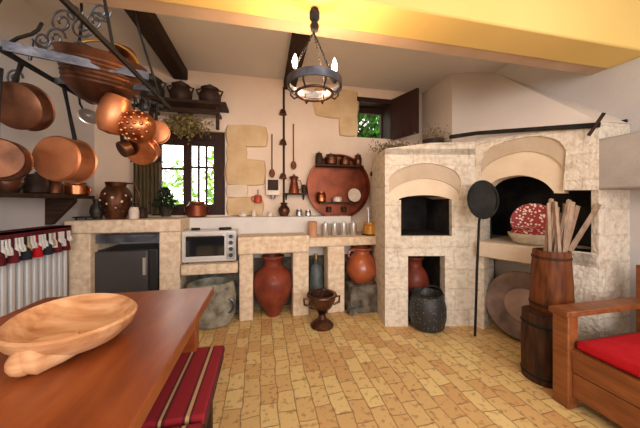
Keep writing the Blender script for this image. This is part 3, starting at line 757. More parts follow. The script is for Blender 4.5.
# bench
bx0, bx1 = -.60, -.212
t = thing('low_bench', ((bx0 + bx1) / 2, .7, 0), 'low dark wooden bench beside the table', 'bench')
build('seat', MB().bb((bx0, -.1, .385), (bx1, 1.53, .415)), 'dark_wood', t, bevel=.004)
for y in (0.1, 1.4): build('leg', MB().bb((bx0 + .04, y - .03, 0), (bx1 - .04, y + .03, .385)), 'dark_wood', t)
for i, (y0, y1, lb_) in enumerate([(1.035, 1.54, 'striped red woven cushion on the far end of the bench'), (.50, 1.015, 'striped red woven cushion on the bench, cut off by the picture bottom')]):
    mb = MB().bb((bx0 + .0, y0, .417), (bx1 + .005, y1, .46))
    tag(build('striped_cushion', mb, 'stripe', bevel=.014), lb_, 'cushion', 'striped cushions on the bench')

# wooden dough bowl with handle
c = Vector((-.665, 1.11, .752))
t = thing('dough_bowl', c, 'carved pale wooden dough bowl with a thick handle on the table', 'bowl')
rot = R(123.4)
def oval(a, L, W):
    return L * math.cos(a), W * math.sin(a)
vs = []; fs = []; n = 40
ring = [(.55, 0.0), (.75, .016), (.94, .052), (1.0, .085), (.96, .092), (.88, .07), (.72, .035), (.45, .024), (.0, .022)]
for j in range(n):
    a = 2 * math.pi * j / n
    for (k, z) in ring:
        x, y = oval(a, .24 * k, .185 * k)
        vs.append((c.x + x * math.cos(rot) - y * math.sin(rot), c.y + x * math.sin(rot) + y * math.cos(rot), c.z + z + .012 * abs(math.cos(a)) * k))
k = len(ring)
for j in range(n):
    j2 = (j + 1) % n
    for i in range(k - 1): fs.append((j * k + i, j2 * k + i, j2 * k + i + 1, j * k + i + 1))
fs.append(tuple(j * k for j in range(n))[::-1])
build('bowl', MB().add(vs, fs), 'bowl_wood', t, smooth=60)
build('handle', MB().tube([atZ(80, 341, .805), atZ(62, 347, .80), atZ(45, 353, .80), atZ(33, 358, .797), atZ(25, 361.5, .792)], [.034, .045, .048, .050, .036], n=18).ball(atZ(24, 361.8, .792), .038, n=16), 'bowl_wood', t, smooth=60)

# ================================================================== LEFT WALL: radiator, garland, shelf
rx = -1.74; ry0, ry1 = .9, 2.80
t = thing('radiator', (rx, 1.9, 0), 'tall white ribbed radiator on the left wall', 'radiator')
mb = MB(); N = 30
for k in range(N):
    y = ry0 + (ry1 - ry0) * (k + .5) / N
    mb.box((rx - .02, y, .58), (.075, .034, .90))
build('fins', mb, 'radiator', t, bevel=.006)
build('header', MB().bb((rx - .045, ry0, .16), (rx - .015, ry1, .19)).bb((rx - .045, ry0, .97), (rx - .015, ry1, 1.0)), 'radiator', t)
build('bracket', MB().bb((XL + .012, ry0 + .3, .5), (rx - .05, ry0 + .34, .54)).bb((XL + .012, ry1 - .34, .5), (rx - .05, ry1 - .3, .54)), 'radiator', t)
build('foot', MB().bb((rx - .04, ry0 + .3, 0), (rx - .02, ry0 + .34, .16)).bb((rx - .04, ry1 - .34, 0), (rx - .02, ry1 - .3, .16)), 'radiator', t)
# garland
gx = rx + .06
t = thing('tasselled_garland', (gx, 1.9, 1.03), 'maroon band with white, black and red tassels hung over the radiator', 'garland')
mb = MB().bb((XL, ry0, 1.035), (gx - .012, ry1 - .02, 1.05)).bb((gx - .022, ry0, .985), (gx - .012, ry1 - .02, 1.05))
build('band', mb, 'maroon', t)
rnd = random.Random(9)
cols = ['white_cloth', 'black_cloth', 'white_cloth', 'maroon', 'white_cloth', 'olive_cloth']
N = 72
for k in range(N):
    y = ry0 + .10 + (ry1 - ry0 - .14) * k / N; big = k % 4 == 1
    L_ = .17 if big else .11 + rnd.uniform(-.02, .02)
    m_ = ['black_cloth', 'maroon', 'maroon', 'black_cloth', 'red'][(k // 4) % 5] if big else 'white_cloth'
    if not big and k % 9 == 0: m_ = 'olive_cloth'
    z = 1.005
    mb = MB().tube([(gx, y, z), (gx + .002, y + rnd.uniform(-.004, .004), z - L_ * .45)], .008, n=6)
    mb.lathe([(.006, 0), (.026 if big else .017, -.02), (.034 if big else .022, -L_ * .55), (0, -L_ * .56)], (gx + .002, y, z - L_ * .42), n=10)
    build('tassel', mb, m_, t)

# shelf on the left wall
z = 1.32
t = thing('wooden_shelf', (XL + .12, 2.1, z), 'dark wooden shelf on the left wall above the radiator', 'shelf')
build('board', MB().bb((XL, 1.0, z - .03), (-1.60, 2.95, z)), 'dark_wood', t, bevel=.004)
for y in (1.5, 2.72):
    build('bracket', MB().prism([(XL, y, z - .03), (-1.64, y, z - .03), (-1.64, y, z - .06), (XL + .04, y, z - .26), (XL, y, z - .26)], (0, .05, 0)), 'dark_wood', t)

def jar(name, c, r, h, m, label, cat, lid=None, group=None, shape=0):
    t = thing(name, c, label, cat, group)
    p = {0: [(r * .8, 0), (r, h * .1), (r, h * .75), (r * .8, h * .88), (r * .8, h), (r * .7, h), (r * .7, h * .8), (0, h * .5)],
         1: [(r * .6, 0), (r, h * .35), (r * .9, h * .6), (r * .5, h * .8), (r * .6, h), (r * .5, h), (0, h * .7)],
         2: [(r, 0), (r, h * .02), (r, h * .98), (r * .97, h), (0, h)],
         3: [(r, 0), (r * .98, h * .1), (r * .75, h * .6), (r * .6, h * .8), (r * .85, h), (r * .75, h), (r * .5, h * .8), (0, h * .6)]}[shape]
    build('body', MB().lathe(p, c, n=22), m, t)
    if lid: build('lid', MB().lathe([(r * .82, h), (r * .85, h * 1.04), (r * .3, h * 1.12), (r * .12, h * 1.16), (r * .14, h * 1.22), (0, h * 1.24)], c, n=18), lid, t)
    return t
def handle(t, a, b, out, m, r=.006):
    a, b, out = Vector(a), Vector(b), Vector(out)
    return build('handle', MB().tube([a, a + out * .8, (a + b) / 2 + out * 1.1, b + out * .8, b], r), m, t)
def onshelf(px): p = atX(px, 190, -1.72); return Vector((-1.72, p.y, z))
t = jar('copper_saucepan', onshelf(76), .10, .12, 'copper', 'low copper saucepan near the end of the left wall shelf', 'pan')
handle(t, onshelf(76) + Vector((.09, 0, .08)), onshelf(76) + Vector((.09, 0, .03)), (.03, 0, 0), 'copper')
jar('dark_jar', onshelf(54), .06, .12, 'copper_dark', 'small speckled dark jar left of the low saucepan on the wall shelf', 'jar', lid='copper_dark')
jar('dark_jar', onshelf(36), .07, .14, 'dark_brown', 'round dark jar under the red striped pan on the wall shelf', 'jar', lid='dark_brown')
jar('dark_jar', onshelf(8), .08, .19, 'bronze', 'tall brown jar at the left edge on the wall shelf', 'jar', shape=1)

# ================================================================== HANGING RACK WITH COPPER
RX0, RX1, RY0, RY1, RZ = -1.15, -.66, 1.0, 2.08, 1.94
t = thing('pot_rack', ((RX0 + RX1) / 2, (RY0 + RY1) / 2, RZ), 'wrought iron pot rack with scrollwork hung from the ceiling', 'rack')
def bar(a, b, wd=.02, h=.03):
    a, b = Vector(a), Vector(b); d = b - a; n_ = d.cross(Vector((0, 0, 1))).normalized() * wd / 2; u = Vector((0, 0, h / 2))
    return [a + n_ - u, a - n_ - u, a - n_ + u, a + n_ + u], d
mb = MB()
for a, b_ in [((RX0, RY0, RZ), (RX0, RY1, RZ)), ((RX1, RY0, RZ), (RX1, RY1, RZ)), ((RX0, RY0, RZ), (RX1, RY0, RZ)), ((RX0, RY1, RZ), (RX1, RY1, RZ))]:
    p, d = bar(a, b_, .014, .022); mb.prism(p, d)
build('frame', mb, 'iron', t)
mb = MB()
p, d = bar((RX0, 1.45, RZ + .02), (RX1 + .0, 1.72, RZ + .06), .012, .045); mb.prism(p, d)
build('crossbar', mb, 'iron_blue', t)
for y in (1.75,):
    p, d = bar((RX0, y, RZ), (RX1, y, RZ), .012, .03); build('crossbar', MB().prism(p, d), 'iron_blue', t)
# uprights to ceiling (chains as rods)
for x, y in ((RX0, 1.35), (RX1, 1.35), (RX0, 1.9), (RX1, 1.9)):
    build('hanger', MB().tube([(x, y, RZ), ((x * .6 + -.9 * .4), y * .7 + 1.62 * .3, RZ + .4), ((x * .35 - .9 * .65), 1.66 if y > 1.5 else 1.66, ZC if False else ZC)], .007, n=6), 'iron', t)
def spiral(c, ux, uz, r, turns, s=1, n=26, th=.006):
    ps = []
    for i in range(n):
        f = i / (n - 1); a = f * turns * 2 * math.pi * s; rr = r * (1 - .82 * f)
        ps.append(Vector(c) + Vector(ux) * rr * math.cos(a) + Vector(uz) * rr * math.sin(a))
    return MB().tube(ps, th, n=6)
ux = (cs, -sn, 0)
for (px, py, rr, s) in [(62, 22, .075, 1), (82, 26, .07, -1), (55, 38, .06, 1), (95, 22, .06, 1), (74, 12, .05, -1), (42, 40, .05, -1), (100, 12, .06, -1), (14, 78, .05, 1)]:
    build('scroll', spiral(D(px, py, 1.45), ux, (0, 0, 1), rr, 1.6, s), 'iron_blue', t)
build('scroll', MB().tube([D(8, 44, 1.3), D(18, 38, 1.3), D(32, 34, 1.32), D(38, 30, 1.34), D(42, 23, 1.35)], .008), 'iron', t)
build('scroll', MB().tube([D(30, 60, 1.45), D(33, 40, 1.45), D(50, 52, 1.45), D(80, 42, 1.45), D(104, 55, 1.45)], .008), 'iron_blue', t)
def pan(name, c, axis, r, depth, m, label, cat='pan', hdl=None, hook=None, bottom=True, group=None, rim=1.06):
    """bottom disc at c facing along axis; the body runs back from it"""
    ax = Vector(axis).normalized(); c = Vector(c)
    t = thing(name, c, label, cat, group)
    prof = [(0, 0), (r * .93, 0), (r, -depth * .08), (r * 1.0, -depth * .95), (r * rim, -depth), (r * .96, -depth), (r * .92, -depth * .12), (0, -depth * .1)]
    build('bowl', MB().lathe(prof, c, ax, n=36), m, t)
    if hdl:
        a, b_ = hdl
        build('handle', MB().tube([Vector(a), (Vector(a) + Vector(b_)) / 2 + ax * .0, Vector(b_)], [.012, .009, .012]), 'iron', t)
    if hook: build('hook', MB().tube([Vector(hook[0]), Vector(hook[1])], .004, n=6), 'iron', t)
    return t
CF = Vector((-sn, -cs, 0))                                # towards the camera plane
CR = Vector((cs, -sn, 0))
def dd(px, py, d): return D(px, py, d)
c = dd(55, 158, 1.42)
pan('copper_saucepan', c, CF + CR * .1, .125, .12, 'copper_matt', 'matt copper saucepan whose flat round bottom faces the room', 'pan', hdl=(c - CF * .12 + Vector((0, 0, .11)), dd(62, 78, 1.62)), hook=None)
c = dd(14, 106, 1.30)
pan('copper_pan', c, CF * .9 + CR * .15 + Vector((0, 0, -.25)), .115, .08, 'copper_dark', 'dull brown copper pan hung highest at the left edge', 'pan', hdl=(c + Vector((0, 0, .11)), dd(22, 62, 1.34)))
c = dd(-4, 158, 1.25)
pan('copper_pan', c, CF * .8 + CR * .6, .10, .10, 'copper_dark', 'copper pan cut by the left picture edge under the dull brown one', 'pan', hdl=(c + Vector((0, 0, .10)), dd(0, 68, 1.25)))
# big cauldron lying on the rack
c = dd(103, 86, 1.55)
t = thing('copper_cauldron', c, 'big dark ribbed copper cauldron hung under the rack', 'cauldron')
prof = [(0, -.12), (.10, -.10), (.16, -.04)]
for i in range(7): prof += [(.178 + .003 * i, -.02 + .022 * i), (.184 + .003 * i, -.009 + .022 * i)]
prof += [(.215, .15), (.205, .155), (.18, .10), (.15, -.02), (0, -.08)]
build('body', MB().lathe(prof, c, (.12, -.18, 1), n=36), 'copper_dark', t)
build('handle', MB().tube([c + Vector((.19 * math.cos(a), .0, .13 + .14 * math.sin(a))) for a in [math.pi * i / 12 for i in range(13)]], .008), 'brass', t)
c = dd(128, 70, 1.70)
pan('copper_pot', c, (.4, -.5, -.75), .075, .16, 'copper', 'orange copper pot leaning against the big cauldron', 'pot', hdl=None)
c = dd(113, 119, 1.50)
t = thing('copper_ladle_pot', c, 'pinkish polished copper pot hung beside the dimpled one', 'pot')
build('bowl', MB().lathe([(0, -.09), (.05, -.08), (.078, -.03), (.08, .03), (.075, .09), (.06, .13), (.052, .13), (.06, .08), (0, -.06)], c, (.25, 0, 1), n=28), 'copper_matt', t)
build('handle', MB().tube([c + Vector((0, 0, .12)), dd(112, 84, 1.55)], .006), 'iron', t)
c = dd(134, 125, 1.50)
t = thing('copper_mould', c, 'dimpled round copper mould covered in bright bosses', 'mould')
build('dome', MB().lathe([(0, .05), (.04, .045), (.075, .02), (.09, -.02), (.095, -.05), (.085, -.05), (0, -.02)], c, CF, n=30), 'copper', t)
mb = MB()
for ring_, rr, zz in ((1, 0, .052), (6, .035, .046), (10, .062, .03), (13, .082, .0)):
    for k in range(ring_):
        a = 2 * math.pi * k / ring_
        mb.ball(c + CR * rr * math.cos(a) + Vector((0, 0, rr * math.sin(a))) + CF * zz, .0105, n=8)
build('boss', mb, 'copper', t)
build('handle', MB().tube([c + Vector((0, 0, .09)), dd(135, 98, 1.6)], .005), 'iron', t)
c = dd(156, 131, 1.72)
pan('copper_lid', c, CF + CR * .4, .075, .03, 'copper_matt', 'round copper lid hung at the right end of the rack', 'plate', hdl=(c + Vector((0, 0, .07)), dd(157, 104, 1.75)))  # a pot lid on the rack, filed as a plate
c = dd(140, 152, 1.66)
pan('copper_bowl', c, CF + CR * .2 + Vector((0, 0, -.5)), .09, .07, 'copper', 'lowest copper bowl of the hanging cluster', 'bowl', hdl=(c + Vector((.0, 0.02, .05)), dd(142, 100, 1.74)))
c = dd(121, 150, 1.60)
pan('copper_bowl', c, CF * .6 - CR * .4 + Vector((0, 0, -.4)), .05, .05, 'copper_dark', 'small dark copper bowl left of the lowest bowl', 'bowl', hdl=(c + Vector((0, .02, .04)), dd(118, 100, 1.68)))
c = dd(88, 118, 1.62)
t = thing('skimmer', c, 'small shiny steel skimmer hung between the saucepan and the pinkish pot', 'skimmer')
build('disc', MB().lathe([(0, 0), (.05, .01), (.055, .018), (.05, .022), (0, .01)], c, (.6, -.6, .3), n=22), 'steel', t)
build('handle', MB().tube([c, dd(80, 104, 1.64), dd(78, 88, 1.65)], .006), 'iron', t)
# rail end with hooks
t = thing('hook_rail', dd(140, 98, 1.9), 'blackened iron hook rail at the far end of the pot rack', 'rail')
build('bar', MB().tube([dd(98, 86, 1.72), dd(140, 97, 1.80), dd(163, 107, 1.85)], .012), 'iron_blue', t)
for i, (px, py) in enumerate([(112, 90), (126, 94), (140, 97), (150, 101)]):
    p = dd(px, py, 1.79); build('hook', MB().tube([p, p + Vector((0, 0, -.04)), p + CF * .025 + Vector((0, 0, -.055)), p + CF * .04 + Vector((0, 0, -.03))], .005, n=6), 'iron_blue', t)
c = dd(144, 103, 1.77)
tag(build('iron_bell', MB().lathe([(.035, -.045), (.03, -.02), (.018, .015), (.006, .03), (0, .03)], c, n=16), 'iron_blue'), 'small bluish iron bell on the hook rail', 'bell')

# ================================================================== BACK WALL: upper shelf
z = 2.40; sy = 3.12
xa, xb = atY(140, 100, sy).x, atY(226, 100, sy).x
t = thing('plate_shelf', ((xa + xb) / 2, 3.3, z), 'dark wooden shelf high on the back wall above the window', 'shelf')
build('board', MB().bb((xa, sy, z - .035), (xb, YB, z)), 'dark_wood', t, bevel=.004)
build('rail', MB().bb((xa + .05, sy + .03, z - .14), (xb - .08, sy + .06, z - .09)), 'dark_wood', t)
for x in (xa + .06, xb - .12): build('bracket', MB().bb((x, sy + .06, z - .30), (x + .035, sy + .10, z - .035)).bb((x, sy + .06, z - .12), (x + .035, YB, z - .09)), 'dark_wood', t)
def dark_pot(px, r, h, label, m='dark_brown', lid=None):
    c = Vector((atY(px, 90, 3.24).x, 3.24, z)); t = thing('clay_pot', c, label, 'pot', 'dark pots on the shelf above the window')
    build('body', MB().lathe([(r * .7, 0), (r, h * .25), (r * 1.02, h * .55), (r * .75, h * .8), (r * .85, h * .95), (r * .7, h), (0, h * .8)], c, n=22), m, t)
    for s in (-1, 1): build('handle', MB().tube([c + Vector((s * r * .8, -.02, h * .85)), c + Vector((s * r * 1.2, -.02, h * .8)), c + Vector((s * r * 1.0, -.02, h * .5))], .011, n=6), m, t)
    build('lid', MB().lathe([(r * .8, h * .97), (r * .5, h * 1.08), (r * .15, h * 1.12), (r * .18, h * 1.2), (0, h * 1.22)], c, n=18), m, t)
dark_pot(151, .13, .24, 'largest black lidded pot at the left end of the high shelf', 'black_pot')
dark_pot(181, .115, .20, 'middle dark brown lidded pot on the high shelf')
dark_pot(210, .12, .19, 'rightmost dark lidded pot on the high shelf', 'dark_brown')

# dried herbs above the window
def bunch(name, c, size, n, ls, m, label, cat, seed, stem=None):
    rnd = random.Random(seed); mb = MB()
    for i in range(n):
        p = (rnd.gauss(0, .45), rnd.gauss(0, .45), rnd.gauss(0, .45))
        mb.leaf((c[0] + p[0] * size[0], c[1] + p[1] * size[1], c[2] + p[2] * size[2]), ls * rnd.uniform(.6, 1.4), rnd)
    t = thing(name, c, label, cat)
    tag(build('leaves', mb, m, t), kind='stuff')
    mb = MB()
    for i in range(9):
        q = Vector((rnd.uniform(-.8, .8) * size[0], rnd.uniform(-.3, .3) * size[1], rnd.uniform(-.8, .8) * size[2]))
        mb.tube([Vector(c), Vector(c) + q], .003, n=5)
    build('stems', mb, 'twig', t)
    return t
c = atY(186, 124, 3.3)
bunch('dried_herbs', c, (.22, .07, .15), 900, .024, 'herb', 'dried olive herb bunch hanging over the top of the double window', 'herbs', 5)
c = atY(400, 141, 3.2)
bunch('dried_flowers', Vector((1.62, 2.95, 1.92)), (.30, .14, .09), 800, .020, 'twig', 'sprawl of dry pale twigs on the stone ledge beside the small window', 'twigs', 6)
c = Vector((1.90, 2.62, 1.80))
t = thing('wicker_basket', c, 'dark wicker basket of dried flowers on top of the bread oven', 'basket')
build('weave', MB().lathe([(.07, 0), (.10, .05), (.115, .14), (.12, .17), (.10, .17), (.09, .05), (0, .03)], c, n=22), 'dark_brown', t)
rnd = random.Random(3); mb = MB()
for i in range(520): mb.leaf(c + Vector((rnd.gauss(0, .06), rnd.gauss(0, .05), .18 + rnd.gauss(0, .06))), .016, rnd)
tag(build('flowers', mb, 'twig', t), kind='stuff')
build('stems', MB().tube([c + Vector((0, 0, .05)), c + Vector((.02, 0, .22))], .01), 'twig', t)

# olive curtain left of the window
cx0, cx1 = atY(133, 180, 3.3).x, atY(160, 180, 3.3).x
mb = MB(); n = 40; vs = []; fs = []
for i in range(n + 1):
    x = cx0 + (cx1 - cx0) * i / n; y = 3.31 + .022 * math.sin(i * 1.1)
    vs += [(x, y, 1.12), (x, y, 1.72), (x, y + .008, 1.12), (x, y + .008, 1.72)]
for i in range(n):
    a = i * 4; b_ = a + 4
    fs += [(a, b_, b_ + 1, a + 1), (b_ + 2, a + 2, a + 3, b_ + 3), (a + 1, b_ + 1, b_ + 3, a + 3), (a, a + 2, b_ + 2, b_)]
fs += [(0, 1, 3, 2), (n * 4, n * 4 + 2, n * 4 + 3, n * 4 + 1)]
t = thing('window_curtain', ((cx0 + cx1) / 2, 3.31, 1.12), 'short olive pleated curtain at the left of the double window', 'curtain')
build('cloth', MB().add(vs, fs), 'plank_green', t)
build('rod', MB().tube([(cx0 - .03, 3.31, 1.72), (cx1 + .03, 3.31, 1.72)], .009), 'dark_wood', t)

# things on left counter
c = Vector((X_(116, 3.0), 3.0, lt))
t = thing('copper_jug', c, 'tall embossed copper jug on the left counter', 'jug')
build('body', MB().lathe([(.075, 0), (.09, .03), (.12, .12), (.135, .20), (.115, .28), (.08, .33), (.09, .37), (.08, .37), (.07, .33), (0, .2)], c, n=28, wob=lambda a: 1 + .04 * math.sin(9 * a)), 'copper_dark', t)
mb = MB(); rnd = random.Random(2)
for k in range(34):
    a = k * 2.4; zz = .05 + .24 * k / 34; rr = .125 - abs(zz - .19) * .35
    mb.ball(c + Vector((rr * math.cos(a), rr * math.sin(a), zz)), .018, n=8)
build('boss', mb, 'pale', t)
handle(t, c + Vector((.09, 0, .36)), c + Vector((.13, 0, .15)), (.09, 0, 0), 'copper_dark', .010)
c = Vector((X_(97, 2.98), 2.98, lt))
jar('dark_jar', c, .06, .20, 'black_pot', 'black slim jar left of the embossed copper jug', 'jar', shape=1)
c = Vector((X_(86, 2.94), 2.94, lt))
t = thing('iron_trivet', c, 'flat black iron trivet at the left end of the raised counter', 'trivet')
build('plate', MB().lathe([(.09, .02), (.10, .02), (.10, .03), (0, .03)], c, n=20), 'iron', t)
for k in range(3): build('leg', MB().cyl(c + Vector((.08 * math.cos(k * 2.1), .08 * math.sin(k * 2.1), 0)), c + Vector((.08 * math.cos(k * 2.1), .08 * math.sin(k * 2.1), .022)), .008), 'iron', t)
jar('pale_cup', Vector((X_(134, 2.96), 2.96, lt)), .045, .12, 'pale', 'small pale pink cup right of the embossed copper jug', 'cup')
jar('dark_jar', Vector((X_(142, 3.1), 3.1, lt)), .05, .10, 'dark_brown', 'low dark brown jar before the olive curtain', 'jar', lid='dark_brown')

# window sill: plant and copper bowl
c = Vector((atY(166, 215, 3.25).x, 3.25, 1.10))
t = thing('potted_plant', c, 'small dark leafy plant in a black pot on the window sill', 'plant')
build('pot', MB().lathe([(.05, 0), (.075, .10), (.08, .11), (.07, .11), (0, .09)], c, n=20), 'black_pot', t)
rnd = random.Random(8); mb = MB()
for i in range(420):
    h = rnd.random(); mb.leaf(c + Vector((rnd.gauss(0, .075 * (1.05 - h)), rnd.gauss(0, .05), .10 + .22 * h)), .024, rnd)
tag(build('foliage', mb, 'plant', t), kind='stuff')
c = Vector((atY(197, 215, 3.25).x, 3.25, 1.087))
t = jar('copper_bowl_pot', c, .105, .18, 'copper_tray', 'round reddish copper pot on the window sill', 'pot')
for s in (-1, 1): build('handle', MB().tube([c + Vector((s * .10, 0, .12)), c + Vector((s * .14, 0, .12)), c + Vector((s * .13, 0, .06)), c + Vector((s * .10, 0, .05))], .007, n=6), 'copper_tray', t)

# ================================================================== BACK WALL: utensils and the round tray
WY_ = YB - .02
def wall_tool(name, px, y0, y1, r0, m, label, cat, end=None, flip=False):
    a = atY(px, y0, WY_); b_ = atY(px, y1, WY_)
    t = thing(name, b_, label, cat)
    build('handle', MB().tube([a, a.lerp(b_, .5), b_], [r0, r0 * .8, r0]), m, t)
    e = b_
    build('bowl', MB().lathe([(0, 0), (.03, .004), (.038, .016), (.034, .018), (0, .008)], e + Vector((0, .0, -.02)), (0, -1, .1), n=18, sy=1.5), m, t)
    return t
wall_tool('wooden_spoon', 272, 134, 172, .008, 'barrel_wood', 'long thin wooden spoon hanging left of the leather strap', 'spoon')
wall_tool('wooden_spoon', 293.5, 124, 164, .008, 'barrel_wood', 'long thin wooden spoon hanging right of the leather strap', 'spoon')
# strap with bells
a = atY(284, 86, YB - .04); b_ = atY(283, 212, YB - .04)
t = thing('bell_strap', b_, 'long dark leather strap with three brass bells on the back wall', 'strap')
build('strap', MB().bb((a.x - .014, YB - .012, b_.z), (a.x + .014, YB - .002, a.z)), 'dark_wood', t)
for py in (112, 142, 176): p = atY(283, py, YB - .045); build('bell', MB().lathe([(.050, -.035), (.045, -.02), (.035, .02), (.02, .035), (0, .035)], p, n=18), 'copper_dark', t)
# small wall shelf, boxes and pots round it
zsh = atY(290, 193, 3.3).z
x0, x1 = atY(284, 192, 3.27).x, atY(308, 192, 3.27).x
t = thing('spice_shelf', ((x0 + x1) / 2, 3.33, zsh), 'small dark shelf left of the round copper tray', 'shelf')
build('board', MB().bb((x0, 3.27, zsh - .02), (x1, YB, zsh)), 'dark_wood', t)
for x in (x0 + .03, x1 - .05): build('bracket', MB().prism([(x, YB, zsh - .02), (x, 3.30, zsh - .02), (x, YB, zsh - .09)], (.015, 0, 0)), 'dark_wood', t)
c = Vector((atY(294, 190, 3.32).x, 3.32, zsh))
t = jar('coffee_pot', c, .068, .20, 'copper_tray', 'reddish copper coffee pot on the small spice shelf', 'pot', shape=3, lid='copper_dark')
handle(t, c + Vector((.05, 0, .16)), c + Vector((.06, 0, .05)), (.04, 0, 0), 'copper_dark')
jar('small_jar', Vector((atY(304, 190, 3.32).x, 3.32, zsh)), .03, .11, 'dark_brown', 'narrow dark jar at the right end of the spice shelf', 'jar')
# framed coffee grinder box
a = atY(266, 195, 3.30); b_ = atY(280, 179, 3.30)
t = thing('coffee_grinder', ((a.x + b_.x) / 2, 3.35, a.z), 'pale wall box with a dark square front left of the strap', 'box')
build('box', MB().bb((a.x, 3.31, a.z), (b_.x, YB, b_.z)), 'pale', t, bevel=.004)
build('front', MB().bb((a.x + .02, 3.303, a.z + .06), (b_.x - .02, 3.312, b_.z - .01)), 'dark_wood', t)
build('cup', MB().lathe([(.03, 0), (.04, .05), (.035, .05), (0, .02)], ((a.x + b_.x) / 2, 3.345, a.z - .045), n=16), 'pewter', t)
# red mug on hook
c = atY(258, 203, 3.36)
t = jar('red_mug', Vector((c.x, 3.345, c.z)), .05, .10, 'red_tag', 'small red glazed mug hung on the ochre stone blocks', 'mug')
handle(t, c + Vector((-.045, -.015, .08)), c + Vector((-.045, -.015, .02)), (-.03, 0, 0), 'red_tag')
build('hook', MB().tube([(c.x, 3.345, c.z + .07), (c.x, 3.37, c.z + .16), (c.x, YB, c.z + .17)], .005), 'copper_dark', t)
# on the ledge
LZ = 1.085
def ledge(px, Y=3.25): return Vector((atY(px, 215, Y).x, Y, LZ))
jar('brass_jug', ledge(284), .075, .17, 'bronze', 'brown jug at the foot of the leather strap', 'jug', shape=1)
jar('pewter_cup', ledge(299), .04, .09, 'pewter', 'left pewter cup below the spice shelf', 'cup')
jar('pewter_cup', ledge(308), .04, .075, 'pewter', 'right lower pewter cup below the spice shelf', 'cup')
jar('pale_cup', ledge(270), .035, .06, 'pale', 'small pale cup on the ledge under the wall box', 'cup')

# round copper tray with shelves
c = atY(337.5, 187, YB - .03); rr = (atY(368, 186, YB - .03).x - atY(307, 186, YB - .03).x) / 2
t = thing('copper_tray', c, 'big round reddish copper tray fitted with two shelves on the back wall', 'tray')
build('tray', MB().lathe([(0, -.02), (rr * .97, -.02), (rr, 0), (rr, .10), (rr * .97, .10), (rr * .95, .008), (0, .008)], Vector((c.x, YB - .025, c.z)), (0, -1, 0), n=48), 'copper_tray', t)
zu = atY(337, 165, 3.25).z; zl = atY(337, 202, 3.27).z
hw = math.sqrt(max(rr * rr - (zu - c.z) ** 2, 0)) * .98
build('shelf', MB().bb((c.x - hw, 3.22, zu - .02), (c.x + hw, YB - .04, zu)), 'dark_wood', t)
hw2 = rr * .62
build('shelf', MB().bb((c.x - hw2, 3.25, zl - .02), (c.x + hw2, YB - .04, zl)), 'dark_wood', t)
for i, (px, r, h, m_, lb_, sh) in enumerate([(319, .05, .14, 'dark_brown', 'dark little pot at the left end of the tray top shelf', 0), (331, .08, .13, 'copper_dark', 'wide copper pot left of centre on the tray top shelf', 0),
                                       (345, .065, .10, 'copper_dark', 'low copper pot right of centre on the tray top shelf', 0), (358, .05, .14, 'bronze', 'brown little pot at the right end of the tray top shelf', 0)]):
    jar('copper_pot', Vector((atY(px, 160, 3.28).x, 3.28, zu)), r, h, m_, lb_, 'pot', lid=m_, group='pots on the round tray', shape=sh)
c1 = Vector((atY(321, 195, 3.31).x, 3.30, zl))
tg = jar('copper_pot', c1, .062, .13, 'copper', 'bright shiny copper pot inside the round tray at lower left', 'pot', group='pots on the round tray')
c1 = Vector((atY(337, 200, 3.31).x, 3.30, zl))
jar('pale_teapot', c1, .06, .07, 'pale', 'pale low teapot in the middle of the tray lower shelf', 'teapot', lid='dark_brown')
c1 = Vector((atY(354, 193, 3.31).x, 3.31, zl + .09))
t2 = thing('small_plate', c1, 'small dull pinkish plate propped inside the round tray at right', 'plate')
build('dish', MB().lathe([(0, 0), (.05, 0), (.085, .012), (.09, .02), (.05, .01), (0, .01)], c1, (0, -1, .15), n=28), 'pale', t2)
# brown bottles under the lower shelf
for px, lb_ in ((329, 'left dark cup low inside the round tray'), (344, 'right dark cup low inside the round tray')):
    p = atY(px, 214, 3.33); jar('dark_cup', Vector((p.x, 3.335, zl - .13)), .035, .07, 'dark_brown', lb_, 'cup')
# cups hung right of the tray
for i, (px, py, lb_) in enumerate([(372, 176, 'highest tiny dark cup hung right of the round tray'), (374, 190, 'middle tiny dark cup hung right of the round tray'), (373, 204, 'lowest tiny dark cup hung right of the round tray')]):
    p = atY(px, py, 3.36); t2 = jar('hanging_cup', Vector((p.x, 3.355, p.z)), .028, .055, 'dark_brown', lb_, 'cup', group='tiny cups right of the tray')
    build('hook', MB().tube([(p.x, 3.355, p.z + .05), (p.x, YB, p.z + .07)], .004, n=6), 'iron', t2)
# canisters on the right counter
for i, px in enumerate((324, 333, 342, 351)):
    cc = Vector((atY(px, 230, 3.08).x, 3.0 if i > 2 else 3.02, r2t)); Hh = .145
    t2 = thing('steel_canister', cc, ['first, leftmost', 'second', 'third', 'fourth, rightmost'][i] + ' of the four steel canisters in a row on the counter', 'canister', 'steel canisters on the counter')
    build('body', MB().lathe([(.042, 0), (.044, .004), (.044, Hh - .01), (.04, Hh - .01)], cc, n=22), 'steel', t2)
    build('lid', MB().lathe([(.046, Hh - .012), (.046, Hh), (.01, Hh + .006), (.012, Hh + .02), (0, Hh + .022)], cc, n=22), 'steel', t2)
jar('clay_canister', Vector((atY(312.5, 230, 3.02).x, 3.02, r2t)), .055, .17, mat('tan_clay', [(.45, .22, .11), (.58, .32, .18)], 8, .6), 'tan clay canister left of the steel canisters', 'canister', shape=2)
# copper lantern pot with ladle
cc = Vector((atY(370, 232, 2.98).x, 2.98, r2t))
t = jar('brass_pot', cc, .085, .15, 'amber', 'golden brass pot at the right end of the counter', 'pot', shape=0)
build('handle', MB().tube([cc + Vector((.0, .03, .12)), cc + Vector((0, .06, .33))], .009), 'pewter', t)
build('base', MB().lathe([(.10, 0), (.105, .008), (0, .012)], cc, n=24), 'iron', t)

